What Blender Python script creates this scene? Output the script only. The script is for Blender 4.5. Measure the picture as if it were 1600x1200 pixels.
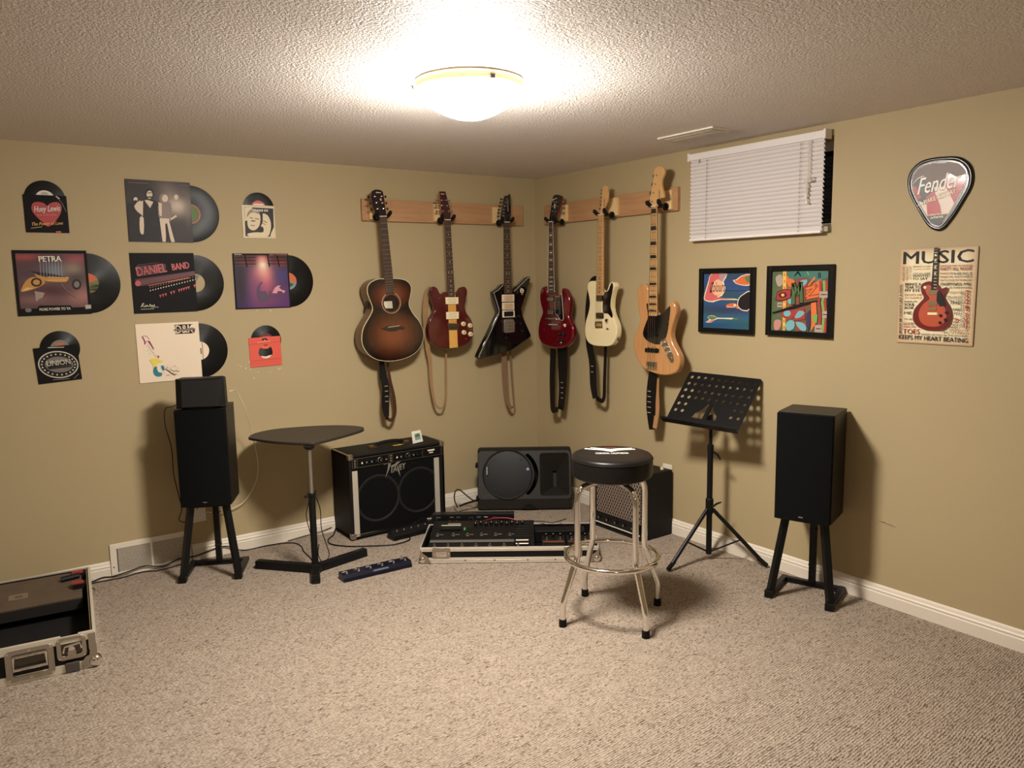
import bpy, math, random
import numpy as np
from mathutils import Matrix, Vector
random.seed(7)
for o in list(bpy.data.objects): bpy.data.objects.remove(o)
SC = bpy.context.scene
COL = SC.collection
PI = math.pi

# ---------------------------------------------------------------- camera
CAM_F, PITCH, ROLL, YAW = 1213.6, 0.133677, -0.017355, 0.953710
CAM_P = Vector((-3.38512, -4.45746, 1.52726))
RH = 2.22145                                   # ceiling height
fw = Vector((math.cos(YAW)*math.cos(PITCH), math.sin(YAW)*math.cos(PITCH), -math.sin(PITCH)))
rt = Vector((math.sin(YAW), -math.cos(YAW), 0)); up = rt.cross(fw)
rt2 = math.cos(ROLL)*rt + math.sin(ROLL)*up; up2 = -math.sin(ROLL)*rt + math.cos(ROLL)*up
cd = bpy.data.cameras.new('camera'); cam = bpy.data.objects.new('camera', cd); COL.objects.link(cam)
cd.sensor_width = 36; cd.lens = CAM_F/1600*36; cd.clip_start = .05; cd.clip_end = 60
cam.matrix_world = Matrix(((rt2.x, up2.x, -fw.x, CAM_P.x), (rt2.y, up2.y, -fw.y, CAM_P.y), (rt2.z, up2.z, -fw.z, CAM_P.z), (0, 0, 0, 1)))
SC.camera = cam

# ---------------------------------------------------------------- world, exposure
w = bpy.data.worlds.new('world'); SC.world = w; w.use_nodes = True
w.node_tree.nodes['Background'].inputs[0].default_value = (.9, .75, .55, 1)
w.node_tree.nodes['Background'].inputs[1].default_value = 0.0
SC.view_settings.view_transform = 'Standard'; SC.view_settings.look = 'None'
SC.view_settings.gamma = 1; SC.view_settings.use_curve_mapping = False
SC.view_settings.exposure = 0.12
LAMP = (-1.845, -2.06)                          # ceiling fixture in view
LAMP_STRENGTH = 225.0
LAMP2 = (-4.55, -2.9)                           # its twin over the other half of the room
LAMP2_STRENGTH = 9.0
LAMP3 = (-3.4, -5.7)                            # and one at the back of the room behind the camera
LAMP3_STRENGTH = 26.0
LAMP_COL = (1.0, .935, .85)

# ---------------------------------------------------------------- materials
def lin(c):
    return tuple(((x/255)/12.92 if x/255 <= .04045 else ((x/255+.055)/1.055)**2.4) for x in c)
MC = {}
def mat(name, rgb=(128, 128, 128), rough=.5, metal=0., spec=.5, coat=0., bump=None, trans=0.):
    if name in MC: return MC[name]
    m = bpy.data.materials.new(name); m.use_nodes = True; nt = m.node_tree
    if sum(rgb) < 165 and metal == 0 and coat == 0: spec *= .5     # matt blacks
    b = nt.nodes['Principled BSDF']
    b.inputs['Base Color'].default_value = (*lin(rgb), 1)
    b.inputs['Roughness'].default_value = rough; b.inputs['Metallic'].default_value = metal
    b.inputs['Specular IOR Level'].default_value = spec; b.inputs['Coat Weight'].default_value = coat
    b.inputs['Coat Roughness'].default_value = .08
    if trans: b.inputs['Transmission Weight'].default_value = trans
    if bump:
        sc, st, dist = bump
        tc = nt.nodes.new('ShaderNodeTexCoord'); n = nt.nodes.new('ShaderNodeTexNoise'); bp = nt.nodes.new('ShaderNodeBump')
        n.inputs['Scale'].default_value = sc; n.inputs['Detail'].default_value = 3
        bp.inputs['Strength'].default_value = st; bp.inputs['Distance'].default_value = dist
        nt.links.new(tc.outputs['Object'], n.inputs['Vector']); nt.links.new(n.outputs['Fac'], bp.inputs['Height'])
        nt.links.new(bp.outputs['Normal'], b.inputs['Normal'])
    MC[name] = m
    return m
class NT:
    """small node helper"""
    def __init__(s, m): s.t = m.node_tree; s.b = s.t.nodes['Principled BSDF']
    def n(s, kind, **kw):
        x = s.t.nodes.new('ShaderNode'+kind)
        for k, v in kw.items(): setattr(x, k, v)
        return x
    def l(s, a, b): s.t.links.new(a, b)
    def math(s, op, a, b=None, c=None):
        x = s.n('Math', operation=op)
        for i, v in enumerate((a, b, c)):
            if v is None: continue
            if isinstance(v, (int, float)): x.inputs[i].default_value = v
            else: s.l(v, x.inputs[i])
        return x.outputs[0]
    def mix(s, fac, a, b):
        x = s.n('Mix', data_type='RGBA')
        if isinstance(fac, (int, float)): x.inputs[0].default_value = fac
        else: s.l(fac, x.inputs[0])
        for i, v in ((6, a), (7, b)):
            if isinstance(v, tuple): x.inputs[i].default_value = (*lin(v), 1)
            else: s.l(v, x.inputs[i])
        return x.outputs[2]
    def ramp(s, fac, stops):
        x = s.n('ValToRGB'); s.l(fac, x.inputs[0]); e = x.color_ramp.elements
        while len(e) < len(stops): e.new(.5)
        for i, (p, c) in enumerate(stops):
            e[i].position = p; e[i].color = (*lin(c), 1) if isinstance(c, tuple) else (c, c, c, 1)
        return x.outputs[0]
    def noise(s, vec, scale, detail=2, rough=.5):
        x = s.n('TexNoise'); x.inputs['Scale'].default_value = scale; x.inputs['Detail'].default_value = detail; x.inputs['Roughness'].default_value = rough
        s.l(vec, x.inputs['Vector']); return x.outputs['Fac']
    def mapping(s, vec, scale=(1, 1, 1), rot=(0, 0, 0), loc=(0, 0, 0)):
        x = s.n('Mapping'); x.inputs['Scale'].default_value = scale; x.inputs['Rotation'].default_value = rot; x.inputs['Location'].default_value = loc
        s.l(vec, x.inputs['Vector']); return x.outputs[0]
    def bump(s, h, strength, dist, prev=None):
        x = s.n('Bump'); x.inputs['Strength'].default_value = strength; x.inputs['Distance'].default_value = dist
        s.l(h, x.inputs['Height'])
        if prev is not None: s.l(prev, x.inputs['Normal'])
        return x.outputs[0]

def m_wall():
    m = mat('wall_paint', (176, 152, 106), .62, spec=.35); t = NT(m); tc = t.n('TexCoord').outputs['Object']
    t.l(t.mix(t.noise(tc, 1.1, 3), (168, 150, 114), (174, 156, 119)), t.b.inputs['Base Color'])
    t.l(t.bump(t.noise(tc, 90, 2), .12, .002), t.b.inputs['Normal'])
    return m
def m_ceiling():
    m = mat('stipple_ceiling', (205, 186, 164), .55, spec=.35); t = NT(m); tc = t.n('TexCoord').outputs['Object']
    n1 = t.noise(tc, 95, 3, .6); v = t.n('TexVoronoi'); v.inputs['Scale'].default_value = 130; t.l(tc, v.inputs['Vector'])
    h = t.math('ADD', t.ramp(n1, ((.42, 0.), (.62, 1.))), t.math('MULTIPLY', v.outputs['Distance'], -.8))
    t.l(t.bump(h, .85, .0042), t.b.inputs['Normal'])
    t.l(t.mix(t.noise(tc, 3, 3), (240, 231, 224), (244, 236, 229)), t.b.inputs['Base Color'])
    return m
def m_carpet():
    m = mat('berber_carpet', (190, 170, 150), .95, spec=.1); t = NT(m); tc = t.n('TexCoord').outputs['Object']
    v0 = t.mapping(tc, rot=(0, 0, math.radians(-4)))
    cx = t.n('CombineXYZ'); t.l(t.math('MULTIPLY', t.noise(tc, 9, 2), .022), cx.inputs[1])
    ad = t.n('VectorMath', operation='ADD'); t.l(v0, ad.inputs[0]); t.l(cx.outputs[0], ad.inputs[1])
    v = t.n('TexVoronoi'); v.inputs['Scale'].default_value = 175; v.inputs['Randomness'].default_value = .75
    t.l(t.mapping(ad.outputs[0], scale=(.5, 1.0, .3)), v.inputs['Vector'])
    d = v.outputs['Distance']
    base = t.mix(t.noise(tc, 14, 3), (170, 154, 137), (183, 168, 150))
    gap = t.ramp(d, ((.40, 0.), (.72, 1.)))
    sy = t.n('SeparateXYZ'); t.l(ad.outputs[0], sy.inputs[0])
    row = t.math('POWER', t.math('ABSOLUTE', t.math('SINE', t.math('MULTIPLY', sy.outputs[1], PI/.0095))), 3.)
    gap = t.math('ADD', t.math('MULTIPLY', gap, .75), t.math('MULTIPLY', row, .28))
    c1 = t.mix(t.math('MULTIPLY', gap, .60), base, (104, 88, 76))
    fl = t.n('SeparateColor'); t.l(v.outputs['Color'], fl.inputs[0])
    speck = t.math('MULTIPLY', t.math('GREATER_THAN', fl.outputs[0], .925), t.ramp(d, ((.30, 0.), (.42, 1.))))
    c2 = t.mix(t.math('MULTIPLY', speck, .68), c1, (84, 64, 48))
    t.l(c2, t.b.inputs['Base Color'])
    t.l(t.bump(t.math('SUBTRACT', 1., t.math('ADD', d, t.math('MULTIPLY', row, .5))), .9, .006), t.b.inputs['Normal'])
    return m
def m_wood(name, a, b, scale=(1, 14, 14), rough=.5, coat=0., knots=False, contrast=.5):
    m = mat(name, a, rough, coat=coat); t = NT(m); tc = t.n('TexCoord').outputs['Object']
    n1 = t.noise(t.mapping(tc, scale=scale), 3.2, 5, .65)
    t.l(t.mix(t.ramp(n1, ((.5-contrast/2, 0.), (.5+contrast/2, 1.))), a, b), t.b.inputs['Base Color'])
    return m
def m_tolex(name, rgb, rough=.6, sc=350, st=.35):
    return mat(name, rgb, rough, bump=(sc, st, .002))
def m_emit(name, col, strength):
    m = bpy.data.materials.new(name); m.use_nodes = True; b = m.node_tree.nodes['Principled BSDF']
    b.inputs['Base Color'].default_value = (.8, .78, .7, 1); b.inputs['Roughness'].default_value = .3
    b.inputs['Emission Color'].default_value = (*col, 1); b.inputs['Emission Strength'].default_value = strength
    return m
def m_paint():
    m = mat('painted_print', rough=.5, spec=.25); t = NT(m)
    a = t.n('VertexColor', layer_name='paint'); t.l(a.outputs['Color'], t.b.inputs['Base Color'])
    return m

# ---------------------------------------------------------------- geometry helpers (x right, z up, -y front)
I4 = Matrix.Identity(4)
FRONT = Matrix.Rotation(PI/2, 4, 'X')          # (x, y, z) -> (x, -z, y)
def T(x, y, z): return Matrix.Translation((x, y, z))
def R(a, ax): return Matrix.Rotation(a, 4, ax)
class MB:
    def __init__(s): s.v = []; s.f = []; s.fm = []; s.sm = []; s.mats = []; s.M = I4.copy(); s.vc = None
    def mi(s, m):
        if m not in s.mats: s.mats.append(m)
        return s.mats.index(m)
    def add(s, vs, fs, m, smooth=True, X=None):
        k = len(s.v); A = s.M @ X if X is not None else s.M
        s.v += [tuple(A @ Vector(v)) for v in vs]
        i = s.mi(m)
        for f in fs: s.f.append(tuple(j+k for j in f)); s.fm.append(i); s.sm.append(smooth)
        return s
    def box(s, c, d, m, X=None, taper=None):
        x, y, z = d[0]/2, d[1]/2, d[2]/2; tx, ty = taper or (1, 1)
        vs = [(-x, -y, -z), (x, -y, -z), (x, y, -z), (-x, y, -z), (-x*tx, -y*ty, z), (x*tx, -y*ty, z), (x*tx, y*ty, z), (-x*tx, y*ty, z)]
        A = T(*c) if X is None else T(*c) @ X
        return s.add(vs, [(3, 2, 1, 0), (4, 5, 6, 7), (0, 1, 5, 4), (1, 2, 6, 5), (2, 3, 7, 6), (3, 0, 4, 7)], m, False, A)
    def prism(s, pts, y0, y1, m, X=None, smooth=False):
        """polygon in x-z, extruded along y from y0 (front) to y1 (back)"""
        n = len(pts)
        ar = sum(pts[i][0]*pts[(i+1) % n][1]-pts[(i+1) % n][0]*pts[i][1] for i in range(n))
        if ar < 0: pts = pts[::-1]
        vs = [(p[0], y0, p[1]) for p in pts]+[(p[0], y1, p[1]) for p in pts]
        k = len(s.v)
        s.add(vs, [tuple(range(n)), tuple(range(2*n-1, n-1, -1))], m, False, X)
        s.add(vs, [(i, i+n, (i+1) % n+n, (i+1) % n) for i in range(n)], m, smooth, X)
        return s
    def tube(s, path, r, m, seg=10, closed=False, caps=True):
        P = [Vector(q) for q in path]; n = len(P); rs = r if isinstance(r, (list, tuple)) else [r]*n
        vs = []; prev = None
        for i in range(n):
            a = P[(i-1) % n] if (closed or i > 0) else P[i]; b = P[(i+1) % n] if (closed or i < n-1) else P[i]
            t = (b-a).normalized()
            if prev is None:
                u = t.orthogonal().normalized()
            else:
                u = (prev - t*prev.dot(t)); u = u.normalized() if u.length > 1e-6 else t.orthogonal().normalized()
            prev = u; w_ = t.cross(u)
            for k in range(seg):
                an = 2*PI*k/seg; vs.append(tuple(P[i]+(u*math.cos(an)+w_*math.sin(an))*rs[i]))
        fs = []
        for i in range(n if closed else n-1):
            for k in range(seg):
                a = i*seg+k; b = i*seg+(k+1) % seg; j = (i+1) % n
                fs.append((a, b, j*seg+(k+1) % seg, j*seg+k))
        s.add(vs, fs, m, True)
        if caps and not closed:
            s.add(vs[:seg], [tuple(range(seg-1, -1, -1))], m, False); s.add(vs[-seg:], [tuple(range(seg))], m, False)
        return s
    def lathe(s, prof, m, seg=32, X=None, ang=2*PI):
        """profile [(radius, z)] about z"""
        n = len(prof); vs = []; fs = []
        for k in range(seg):
            a = ang*k/seg
            for r_, z in prof: vs.append((r_*math.cos(a), r_*math.sin(a), z))
        for k in range(seg):
            for i in range(n-1):
                a = k*n+i; b = ((k+1) % seg)*n+i
                fs.append((a, b, b+1, a+1))
        return s.add(vs, fs, m, True, X)
    def knob(s, c, r, h, m, X=None, seg=14, top=None):
        """short cylinder pointing to the front (-y)"""
        A = T(*c) @ (X or I4) @ FRONT
        s.lathe([(0, 0), (r, 0), (r, h*.85), (r*.88, h), (0, h)], m, seg, A)
        return s
    def sphere(s, c, r, m, seg=12, sc=(1, 1, 1)):
        pr = [(r*math.sin(PI*i/8), -r*math.cos(PI*i/8)) for i in range(9)]
        return s.lathe(pr, m, seg, T(*c) @ Matrix.Diagonal((*sc, 1)))
    def disc(s, c, r, m, y=None, seg=28, rz=None):
        pts = [(c[0]+r*math.cos(2*PI*k/seg), c[2]+(rz or r)*math.sin(2*PI*k/seg)) for k in range(seg)]
        return s.face(pts, c[1], m)
    def face(s, pts, y, m):
        n = len(pts); ar = sum(pts[i][0]*pts[(i+1) % n][1]-pts[(i+1) % n][0]*pts[i][1] for i in range(n))
        if ar < 0: pts = pts[::-1]
        return s.add([(p[0], y, p[1]) for p in pts], [tuple(range(n))], m, False)
    def mesh(s, me, m, X=None, smooth=False):
        s.add([tuple(v.co) for v in me.vertices], [tuple(p.vertices) for p in me.polygons], m, smooth, X)
        bpy.data.meshes.remove(me); return s
    def plate(s, loops, y0, t, m, bevel=0., X=None, res=2, smooth=True):
        """filled 2D outline (x, z) with holes, thickness t centred at y0"""
        cu = bpy.data.curves.new('c', 'CURVE'); cu.dimensions = '2D'; cu.fill_mode = 'BOTH'
        cu.extrude = max(t/2-bevel, 0.0001); cu.bevel_depth = bevel; cu.bevel_resolution = res; cu.offset = -bevel
        for lp in loops:
            sp = cu.splines.new('POLY'); sp.points.add(len(lp)-1); sp.use_cyclic_u = True
            for q, pt in zip(sp.points, lp): q.co = (pt[0], pt[1], 0, 1)
        return s.mesh(cu2mesh(cu), m, T(0, y0, 0) @ FRONT if X is None else T(0, y0, 0) @ X @ FRONT, smooth)
    def text(s, body, x, z, size, m, y=0., t=.0004, align='CENTER', shear=0., sx=1., rot=0., fit=None, bold=0., space=1.):
        cu = bpy.data.curves.new('t', 'FONT'); cu.body = body; cu.size = 1; cu.align_x = align; cu.shear = shear
        cu.extrude = 0; cu.resolution_u = 2; cu.offset = bold; cu.space_character = space
        me = cu2mesh(cu); xs = [v.co.x for v in me.vertices]; ys = [v.co.y for v in me.vertices]
        if not xs: return s
        h = max(ys)-min(ys); wdt = max(xs)-min(xs)
        if fit:                                   # fit = (width, height) box, lower left at (x, z)
            A = T(x, y-t, z) @ R(-rot, 'Y') @ FRONT @ Matrix.Diagonal((fit[0]/wdt, fit[1]/h, 1, 1)) @ T(-min(xs), -min(ys), 0)
        else:
            A = T(x, y-t, z) @ R(-rot, 'Y') @ FRONT @ Matrix.Diagonal((size*sx, size, 1, 1))
        return s.mesh(me, m, A, False)
    def build(s, name, parent=None, bevel=0., sharp=35, seg=2, label=None, loc=None):
        me = bpy.data.meshes.new(name); me.from_pydata(s.v, [], s.f)
        for m in s.mats: me.materials.append(m)
        me.polygons.foreach_set('material_index', s.fm); me.polygons.foreach_set('use_smooth', s.sm)
        if s.vc:
            a = me.color_attributes.new('paint', 'FLOAT_COLOR', 'POINT'); d = np.ones((len(s.v), 4), dtype=np.float32)
            for k, c in s.vc.items(): d[k, :3] = c
            a.data.foreach_set('color', d.ravel())
        me.update()
        if any(s.sm): me.set_sharp_from_angle(angle=math.radians(sharp))
        o = bpy.data.objects.new(name, me); COL.objects.link(o)
        if parent is not None: o.parent = parent
        if loc: o.location = loc
        if bevel:
            b = o.modifiers.new('bevel', 'BEVEL'); b.width = bevel; b.segments = seg; b.limit_method = 'ANGLE'; b.angle_limit = math.radians(40)
        if label: o['label'] = label
        return o
def cu2mesh(cu):
    o = bpy.data.objects.new('tmp', cu); COL.objects.link(o)
    dg = bpy.context.evaluated_depsgraph_get(); dg.update()
    me = bpy.data.meshes.new_from_object(o.evaluated_get(dg))
    bpy.data.objects.remove(o); bpy.data.curves.remove(cu)
    return me
def thing(name, label, cat, loc=(0, 0, 0), rotz=0., group=None, rot=None):
    o = bpy.data.objects.new(name, None); COL.objects.link(o); o.empty_display_size = .05
    o.location = loc; o.rotation_euler = rot or (0, 0, rotz); o['label'] = label; o['category'] = cat
    if group: o['group'] = group
    return o
def tag(o, label, cat, group=None):
    o['label'] = label; o['category'] = cat
    if group: o['group'] = group
    return o
def struct(name, mb, **k):
    o = mb.build(name, **k); o['kind'] = 'structure'; return o
def smooth_loop(pts, n=5, s=.001):
    P = [(p[0]*s, p[1]*s) for p in pts]; N = len(P); out = []
    for i in range(N):
        p0, p1, p2, p3 = P[i-1], P[i], P[(i+1) % N], P[(i+2) % N]
        for k in range(n):
            t = k/n; a = []
            for d in (0, 1):
                a.append(.5*((2*p1[d])+(-p0[d]+p2[d])*t+(2*p0[d]-5*p1[d]+4*p2[d]-p3[d])*t*t+(-p0[d]+3*p1[d]-3*p2[d]+p3[d])*t**3))
            out.append(tuple(a))
    return out
def spline3(pts, n=6):
    P = [Vector(p) for p in pts]; out = []
    for i in range(len(P)-1):
        p0 = P[max(i-1, 0)]; p1 = P[i]; p2 = P[i+1]; p3 = P[min(i+2, len(P)-1)]
        for k in range(n):
            t = k/n; out.append(.5*((2*p1)+(-p0+p2)*t+(2*p0-5*p1+4*p2-p3)*t*t+(-p0+3*p1-3*p2+p3)*t**3))
    out.append(P[-1]); return out
def mm(pts, s=.001): return [(p[0]*s, p[1]*s) for p in pts]
def ring2(cx, cz, r, seg=24, rz=None): return [(cx+r*math.cos(2*PI*k/seg), cz+(rz or r)*math.sin(2*PI*k/seg)) for k in range(seg)]
def inset(loop, d):
    n = len(loop); ar = sum(loop[i][0]*loop[(i+1) % n][1]-loop[(i+1) % n][0]*loop[i][1] for i in range(n)); sg = 1 if ar > 0 else -1
    out = []
    for i in range(n):
        a, b, c = loop[i-1], loop[i], loop[(i+1) % n]
        t = Vector((c[0]-a[0], c[1]-a[1])); t = t.normalized() if t.length > 0 else Vector((1, 0))
        out.append((b[0]-t.y*d*sg, b[1]+t.x*d*sg))
    return out
def rrect(x0, z0, x1, z1, r, seg=5):
    out = []
    for cx, cz, a0 in ((x1-r, z1-r, 0), (x0+r, z1-r, 90), (x0+r, z0+r, 180), (x1-r, z0+r, 270)):
        for k in range(seg+1):
            a = math.radians(a0+90*k/seg); out.append((cx+r*math.cos(a), cz+r*math.sin(a)))
    return out

BLK = mat('black_plastic', (14, 14, 14), .45); BLKM = mat('black_metal', (16, 16, 17), .38, spec=.5)
CHR = mat('chrome', (238, 236, 232), .07, 1.); NKL = mat('nickel', (186, 180, 170), .26, 1., bump=(140, .35, .002)); ALU = mat('aluminium', (226, 219, 204), .42, .6)
WHT = mat('white_plastic', (225, 218, 205), .45); CRM = mat('cream_plastic', (235, 220, 180), .4); RUB = mat('black_rubber', (12, 12, 12), .8)
BRASS = mat('aged_brass', (150, 120, 75), .35, .9); DKG = mat('dark_grey', (40, 38, 36), .5); GREY = mat('grey_plastic', (110, 105, 98), .5)
CLOTH = mat('black_grille_cloth', (13, 13, 13), .9, spec=.2, bump=(900, .3, .001)); PAPER = mat('paper_white', (232, 220, 200), .6)
RED = mat('red_print', (190, 50, 45), .5); INK = mat('ink_black', (22, 20, 20), .5); TRIM = mat('trim_white', (222, 211, 194), .45, spec=.4)
WALLM = m_wall(); CEILM = m_ceiling(); CARPET = m_carpet(); PAINT = m_paint()
PINE = m_wood('knotty_pine', (188, 146, 104), (160, 116, 78), scale=(1, 10, 10), rough=.55)
PINEL = m_wood('light_pine', (232, 202, 150), (216, 180, 124), scale=(6, 6, 1), rough=.55)
GUITARS = {'acoustic': {'axis': 1,
              'nut': [-1.2508, -0.14, 1.9147],
              'scale': 0.6709,
              'ang': 0.06,
              'body': [(-26, -368), (-72, -367), (-118, -382), (-142, -407), (-147, -446), (-135, -492), (-124, -534), (-133, -564), (-161, -602), (-195, -648), (-212, -700), (-211, -754), (-183, -808), (-137, -846), (-79, -866), (-8, -874), (65, -868), (130, -848), (176, -812), (205, -758), (208, -711), (187, -652), (149, -601), (127, -557), (125, -525), (140, -480), (149, -439), (137, -406),
                       (103, -383), (43, -371)],
              'head': [(-26, 4), (-31, 18), (-58, 56), (-63, 108), (-55, 145), (-39, 157), (-18, 160), (7, 155), (19, 142), (23, 95), (23, 50), (26, 16), (25, 3)],
              'hole': [(1, -521), (-53, -516), (58, -526)],
              'label': [(-52, -504), (9, -507), (9, -551), (-48, -547)],
              'bridge': [(-83, -665), (-47, -655), (44, -660), (81, -678), (67, -686), (32, -682), (21, -690), (-40, -685), (-59, -674)],
              'saddle': [(-38, -663), (39, -661)],
              'neckend': [(-29, -461), (31, -466)],
              'pegs': [(-37, 119), (7, 119), (-30, 83), (8, 81), (-28, 46), (12, 47)],
              'pre': [(-183, -457), (-160, -456), (-142, -514), (-163, -525)]},
 'burgundy': {'axis': 1,
              'nut': [-0.8018, -0.14, 1.907],
              'scale': 0.6735,
              'ang': 0.0242,
              'body': [(-28, -452), (-45, -451), (-64, -463), (-80, -456), (-93, -431), (-104, -418), (-122, -412), (-139, -421), (-147, -440), (-144, -473), (-128, -514), (-123, -543), (-124, -563), (-142, -590), (-163, -621), (-176, -661), (-179, -701), (-170, -742), (-144, -777), (-108, -799), (-61, -811), (6, -817), (56, -813), (106, -797), (142, -768), (157, -727), (159, -677), (144, -634),
                       (116, -598), (103, -564), (103, -539), (113, -507), (126, -466), (123, -437), (104, -423), (81, -431), (61, -454), (44, -463), (27, -457)],
              'head': [(-16, 0), (-19, 11), (-40, 35), (-43, 178), (2, 179), (31, 46), (24, 11), (22, 0)],
              'stripe': [(-24, -479), (37, -482), (26, -819), (-35, -813)],
              'pu1': [(-44, -484), (51, -488), (49, -532), (-44, -528)],
              'pu2': [(-44, -578), (49, -582), (46, -627), (-45, -624)],
              'bridge': [(-37, -650), (40, -657), (37, -697), (-38, -691)],
              'knobs': [(81, -663), (132, -677), (83, -719), (132, -734)],
              'buttons': [(-91, -488), (107, -634), (93, -762)],
              'pegs': [(-31, 123), (3, 124), (-31, 91), (9, 90), (-28, 56), (17, 56)],
              'neckend': [(-25, -485), (27, -487)]},
 'black': {'axis': 1,
           'nut': [-0.3434, -0.14, 1.9057],
           'scale': 0.6937,
           'ang': 0.0047,
           'body': [(-35, -406), (-56, -415), (-82, -437), (-122, -457), (-120, -478), (-86, -577), (-87, -603), (-174, -744), (-258, -877), (-255, -891), (-240, -897), (-178, -890), (12, -862), (189, -775), (186, -757), (120, -630), (111, -577), (151, -482), (194, -374), (187, -361), (162, -364), (46, -450), (28, -453)],
           'head': [(-22, 2), (-27, 20), (-36, 51), (0, 175), (23, 178), (40, 189), (44, 184), (39, 53), (27, 22), (22, 3)],
           'pu1': [(-52, -478), (48, -479), (47, -528), (-54, -526)],
           'pu2': [(-52, -532), (47, -533), (46, -583), (-53, -579)],
           'pu3': [(-52, -584), (48, -587), (48, -633), (-52, -631)],
           'bridge': [(-44, -644), (33, -646), (43, -670), (40, -735), (-28, -736), (-47, -730)],
           'knobs': [(82, -628), (94, -679), (107, -732)],
           'badge': [(116, -457)],
           'pegs': [(9, 154), (2, 131), (-7, 107), (-15, 84), (-20, 62), (-25, 40)],
           'neckend': [(-34, -472), (28, -472)]},
 'cherry': {'axis': 0,
            'nut': [-0.14, -0.3628, 1.8986],
            'scale': 0.6362,
            'ang': 0.0016,
            'body': [(-45, -468), (-56, -453), (-64, -436), (-75, -421), (-101, -423), (-127, -444), (-137, -483), (-134, -527), (-115, -574), (-111, -600), (-141, -649), (-158, -694), (-162, -738), (-151, -781), (-109, -814), (-38, -829), (45, -833), (112, -825), (166, -803), (203, -763), (216, -721), (209, -680), (178, -639), (166, -602), (177, -565), (182, -523), (170, -478), (147, -447),
                     (121, -434), (102, -436), (97, -453), (98, -474), (84, -484), (57, -478), (30, -467)],
            'head': [(-19, 3), (-21, 40), (-7, 98), (6, 158), (24, 172), (55, 172), (93, 160), (98, 142), (83, 109), (53, 35), (29, -1)],
            'pu1': [(-49, -492), (30, -489), (32, -521), (-46, -523)],
            'pu2': [(-50, -577), (29, -574), (31, -608), (-48, -612)],
            'bridge': [(-65, -632), (55, -630), (59, -641), (-66, -643)],
            'tail': [(-63, -671), (72, -668), (72, -678), (-61, -681)],
            'guard': [(34, -495), (71, -487), (102, -474), (116, -583), (118, -637), (95, -644), (72, -630), (65, -613), (35, -601)],
            'knobs': [(90, -733), (131, -732), (75, -774), (116, -774)],
            'buttons': [(132, -676), (86, -795)],
            'pegs': [(21, 127), (50, 126), (14, 99), (46, 98), (9, 70), (41, 67)],
            'neckend': [(-43, -468), (29, -467)]},
 'white': {'axis': 0,
           'nut': [-0.14, -0.85, 1.9069],
           'scale': 0.6702,
           'ang': -0.0294,
           'body': [(-28, -420), (-33, -406), (-55, -400), (-85, -400), (-106, -410), (-117, -428), (-114, -460), (-98, -508), (-93, -547), (-104, -596), (-128, -654), (-135, -704), (-125, -760), (-94, -790), (-45, -802), (39, -800), (97, -792), (131, -771), (155, -730), (160, -691), (150, -652), (120, -608), (102, -562), (103, -508), (116, -461), (130, -430), (122, -408), (103, -402), (84, -415),
                    (73, -439), (59, -463), (42, -475)],
           'head': [(-11, 0), (-8, 30), (2, 65), (2, 101), (-1, 131), (9, 162), (20, 172), (33, 174), (48, 165), (47, 145), (55, 127), (49, 86), (35, 58), (16, 29), (15, -2)],
           'pu1': [(-26, -487), (37, -484), (38, -518), (-24, -522)],
           'pu2': [(-26, -594), (41, -591), (44, -625), (-22, -630)],
           'bridge': [(-33, -650), (32, -644), (36, -685), (-29, -691)],
           'guard': [(39, -475), (76, -458), (106, -409), (120, -416), (117, -453), (103, -508), (102, -554), (120, -592), (117, -619), (80, -594), (35, -585)],
           'knobs': [(81, -636)],
           'buttons': [(83, -691)],
           'pegs': [(5, 148), (2, 128), (1, 106), (-1, 83), (-4, 62), (-8, 41)],
           'neckend': [(-26, -487), (37, -485)]},
 'bass': {'axis': 0,
          'nut': [-0.14, -1.2961, 1.92],
          'scale': 0.8894,
          'ang': -0.0072,
          'body': [(-32, -536), (-40, -522), (-43, -493), (-44, -460), (-62, -437), (-91, -433), (-120, -452), (-132, -494), (-124, -561), (-109, -628), (-120, -687), (-149, -740), (-154, -800), (-135, -858), (-93, -906), (-46, -931), (24, -946), (91, -948), (146, -938), (189, -914), (206, -872), (203, -832), (177, -793), (150, -755), (136, -715), (143, -675), (159, -626), (171, -594),
                   (170, -562), (157, -535), (138, -527), (118, -541), (108, -567), (84, -590), (54, -607), (29, -608)],
          'head': [(-19, 3), (-27, 16), (-42, 28), (-34, 77), (-16, 147), (-11, 195), (-4, 208), (18, 217), (48, 213), (68, 197), (67, 171), (51, 145), (48, 113), (66, 60), (62, 43), (36, 41), (23, 18), (19, 0)],
          'guard': [(-51, -551), (-40, -547), (-33, -592), (29, -608), (74, -597), (111, -567), (125, -555), (133, -567), (124, -643), (114, -700), (98, -738), (76, -743), (55, -773), (-8, -769), (-48, -755), (-74, -731), (-75, -702), (-56, -659), (-39, -617)],
          'pu1': [(-52, -801), (53, -799), (51, -819), (-53, -823)],
          'pu2': [(-26, -718), (37, -716), (37, -724), (-26, -726)],
          'bridge': [(-41, -879), (36, -872), (39, -911), (-38, -918)],
          'plate': [(69, -744), (98, -740), (126, -773), (160, -827), (166, -859), (155, -870), (142, -868), (117, -839), (88, -792), (60, -765)],
          'knobs': [(84, -762), (105, -789), (125, -815)],
          'buttons': [(144, -846)],
          'pegs': [(14, 170), (4, 123), (-9, 77), (-21, 30)],
          'neckend': [(-31, -614), (32, -612)]}}
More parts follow.
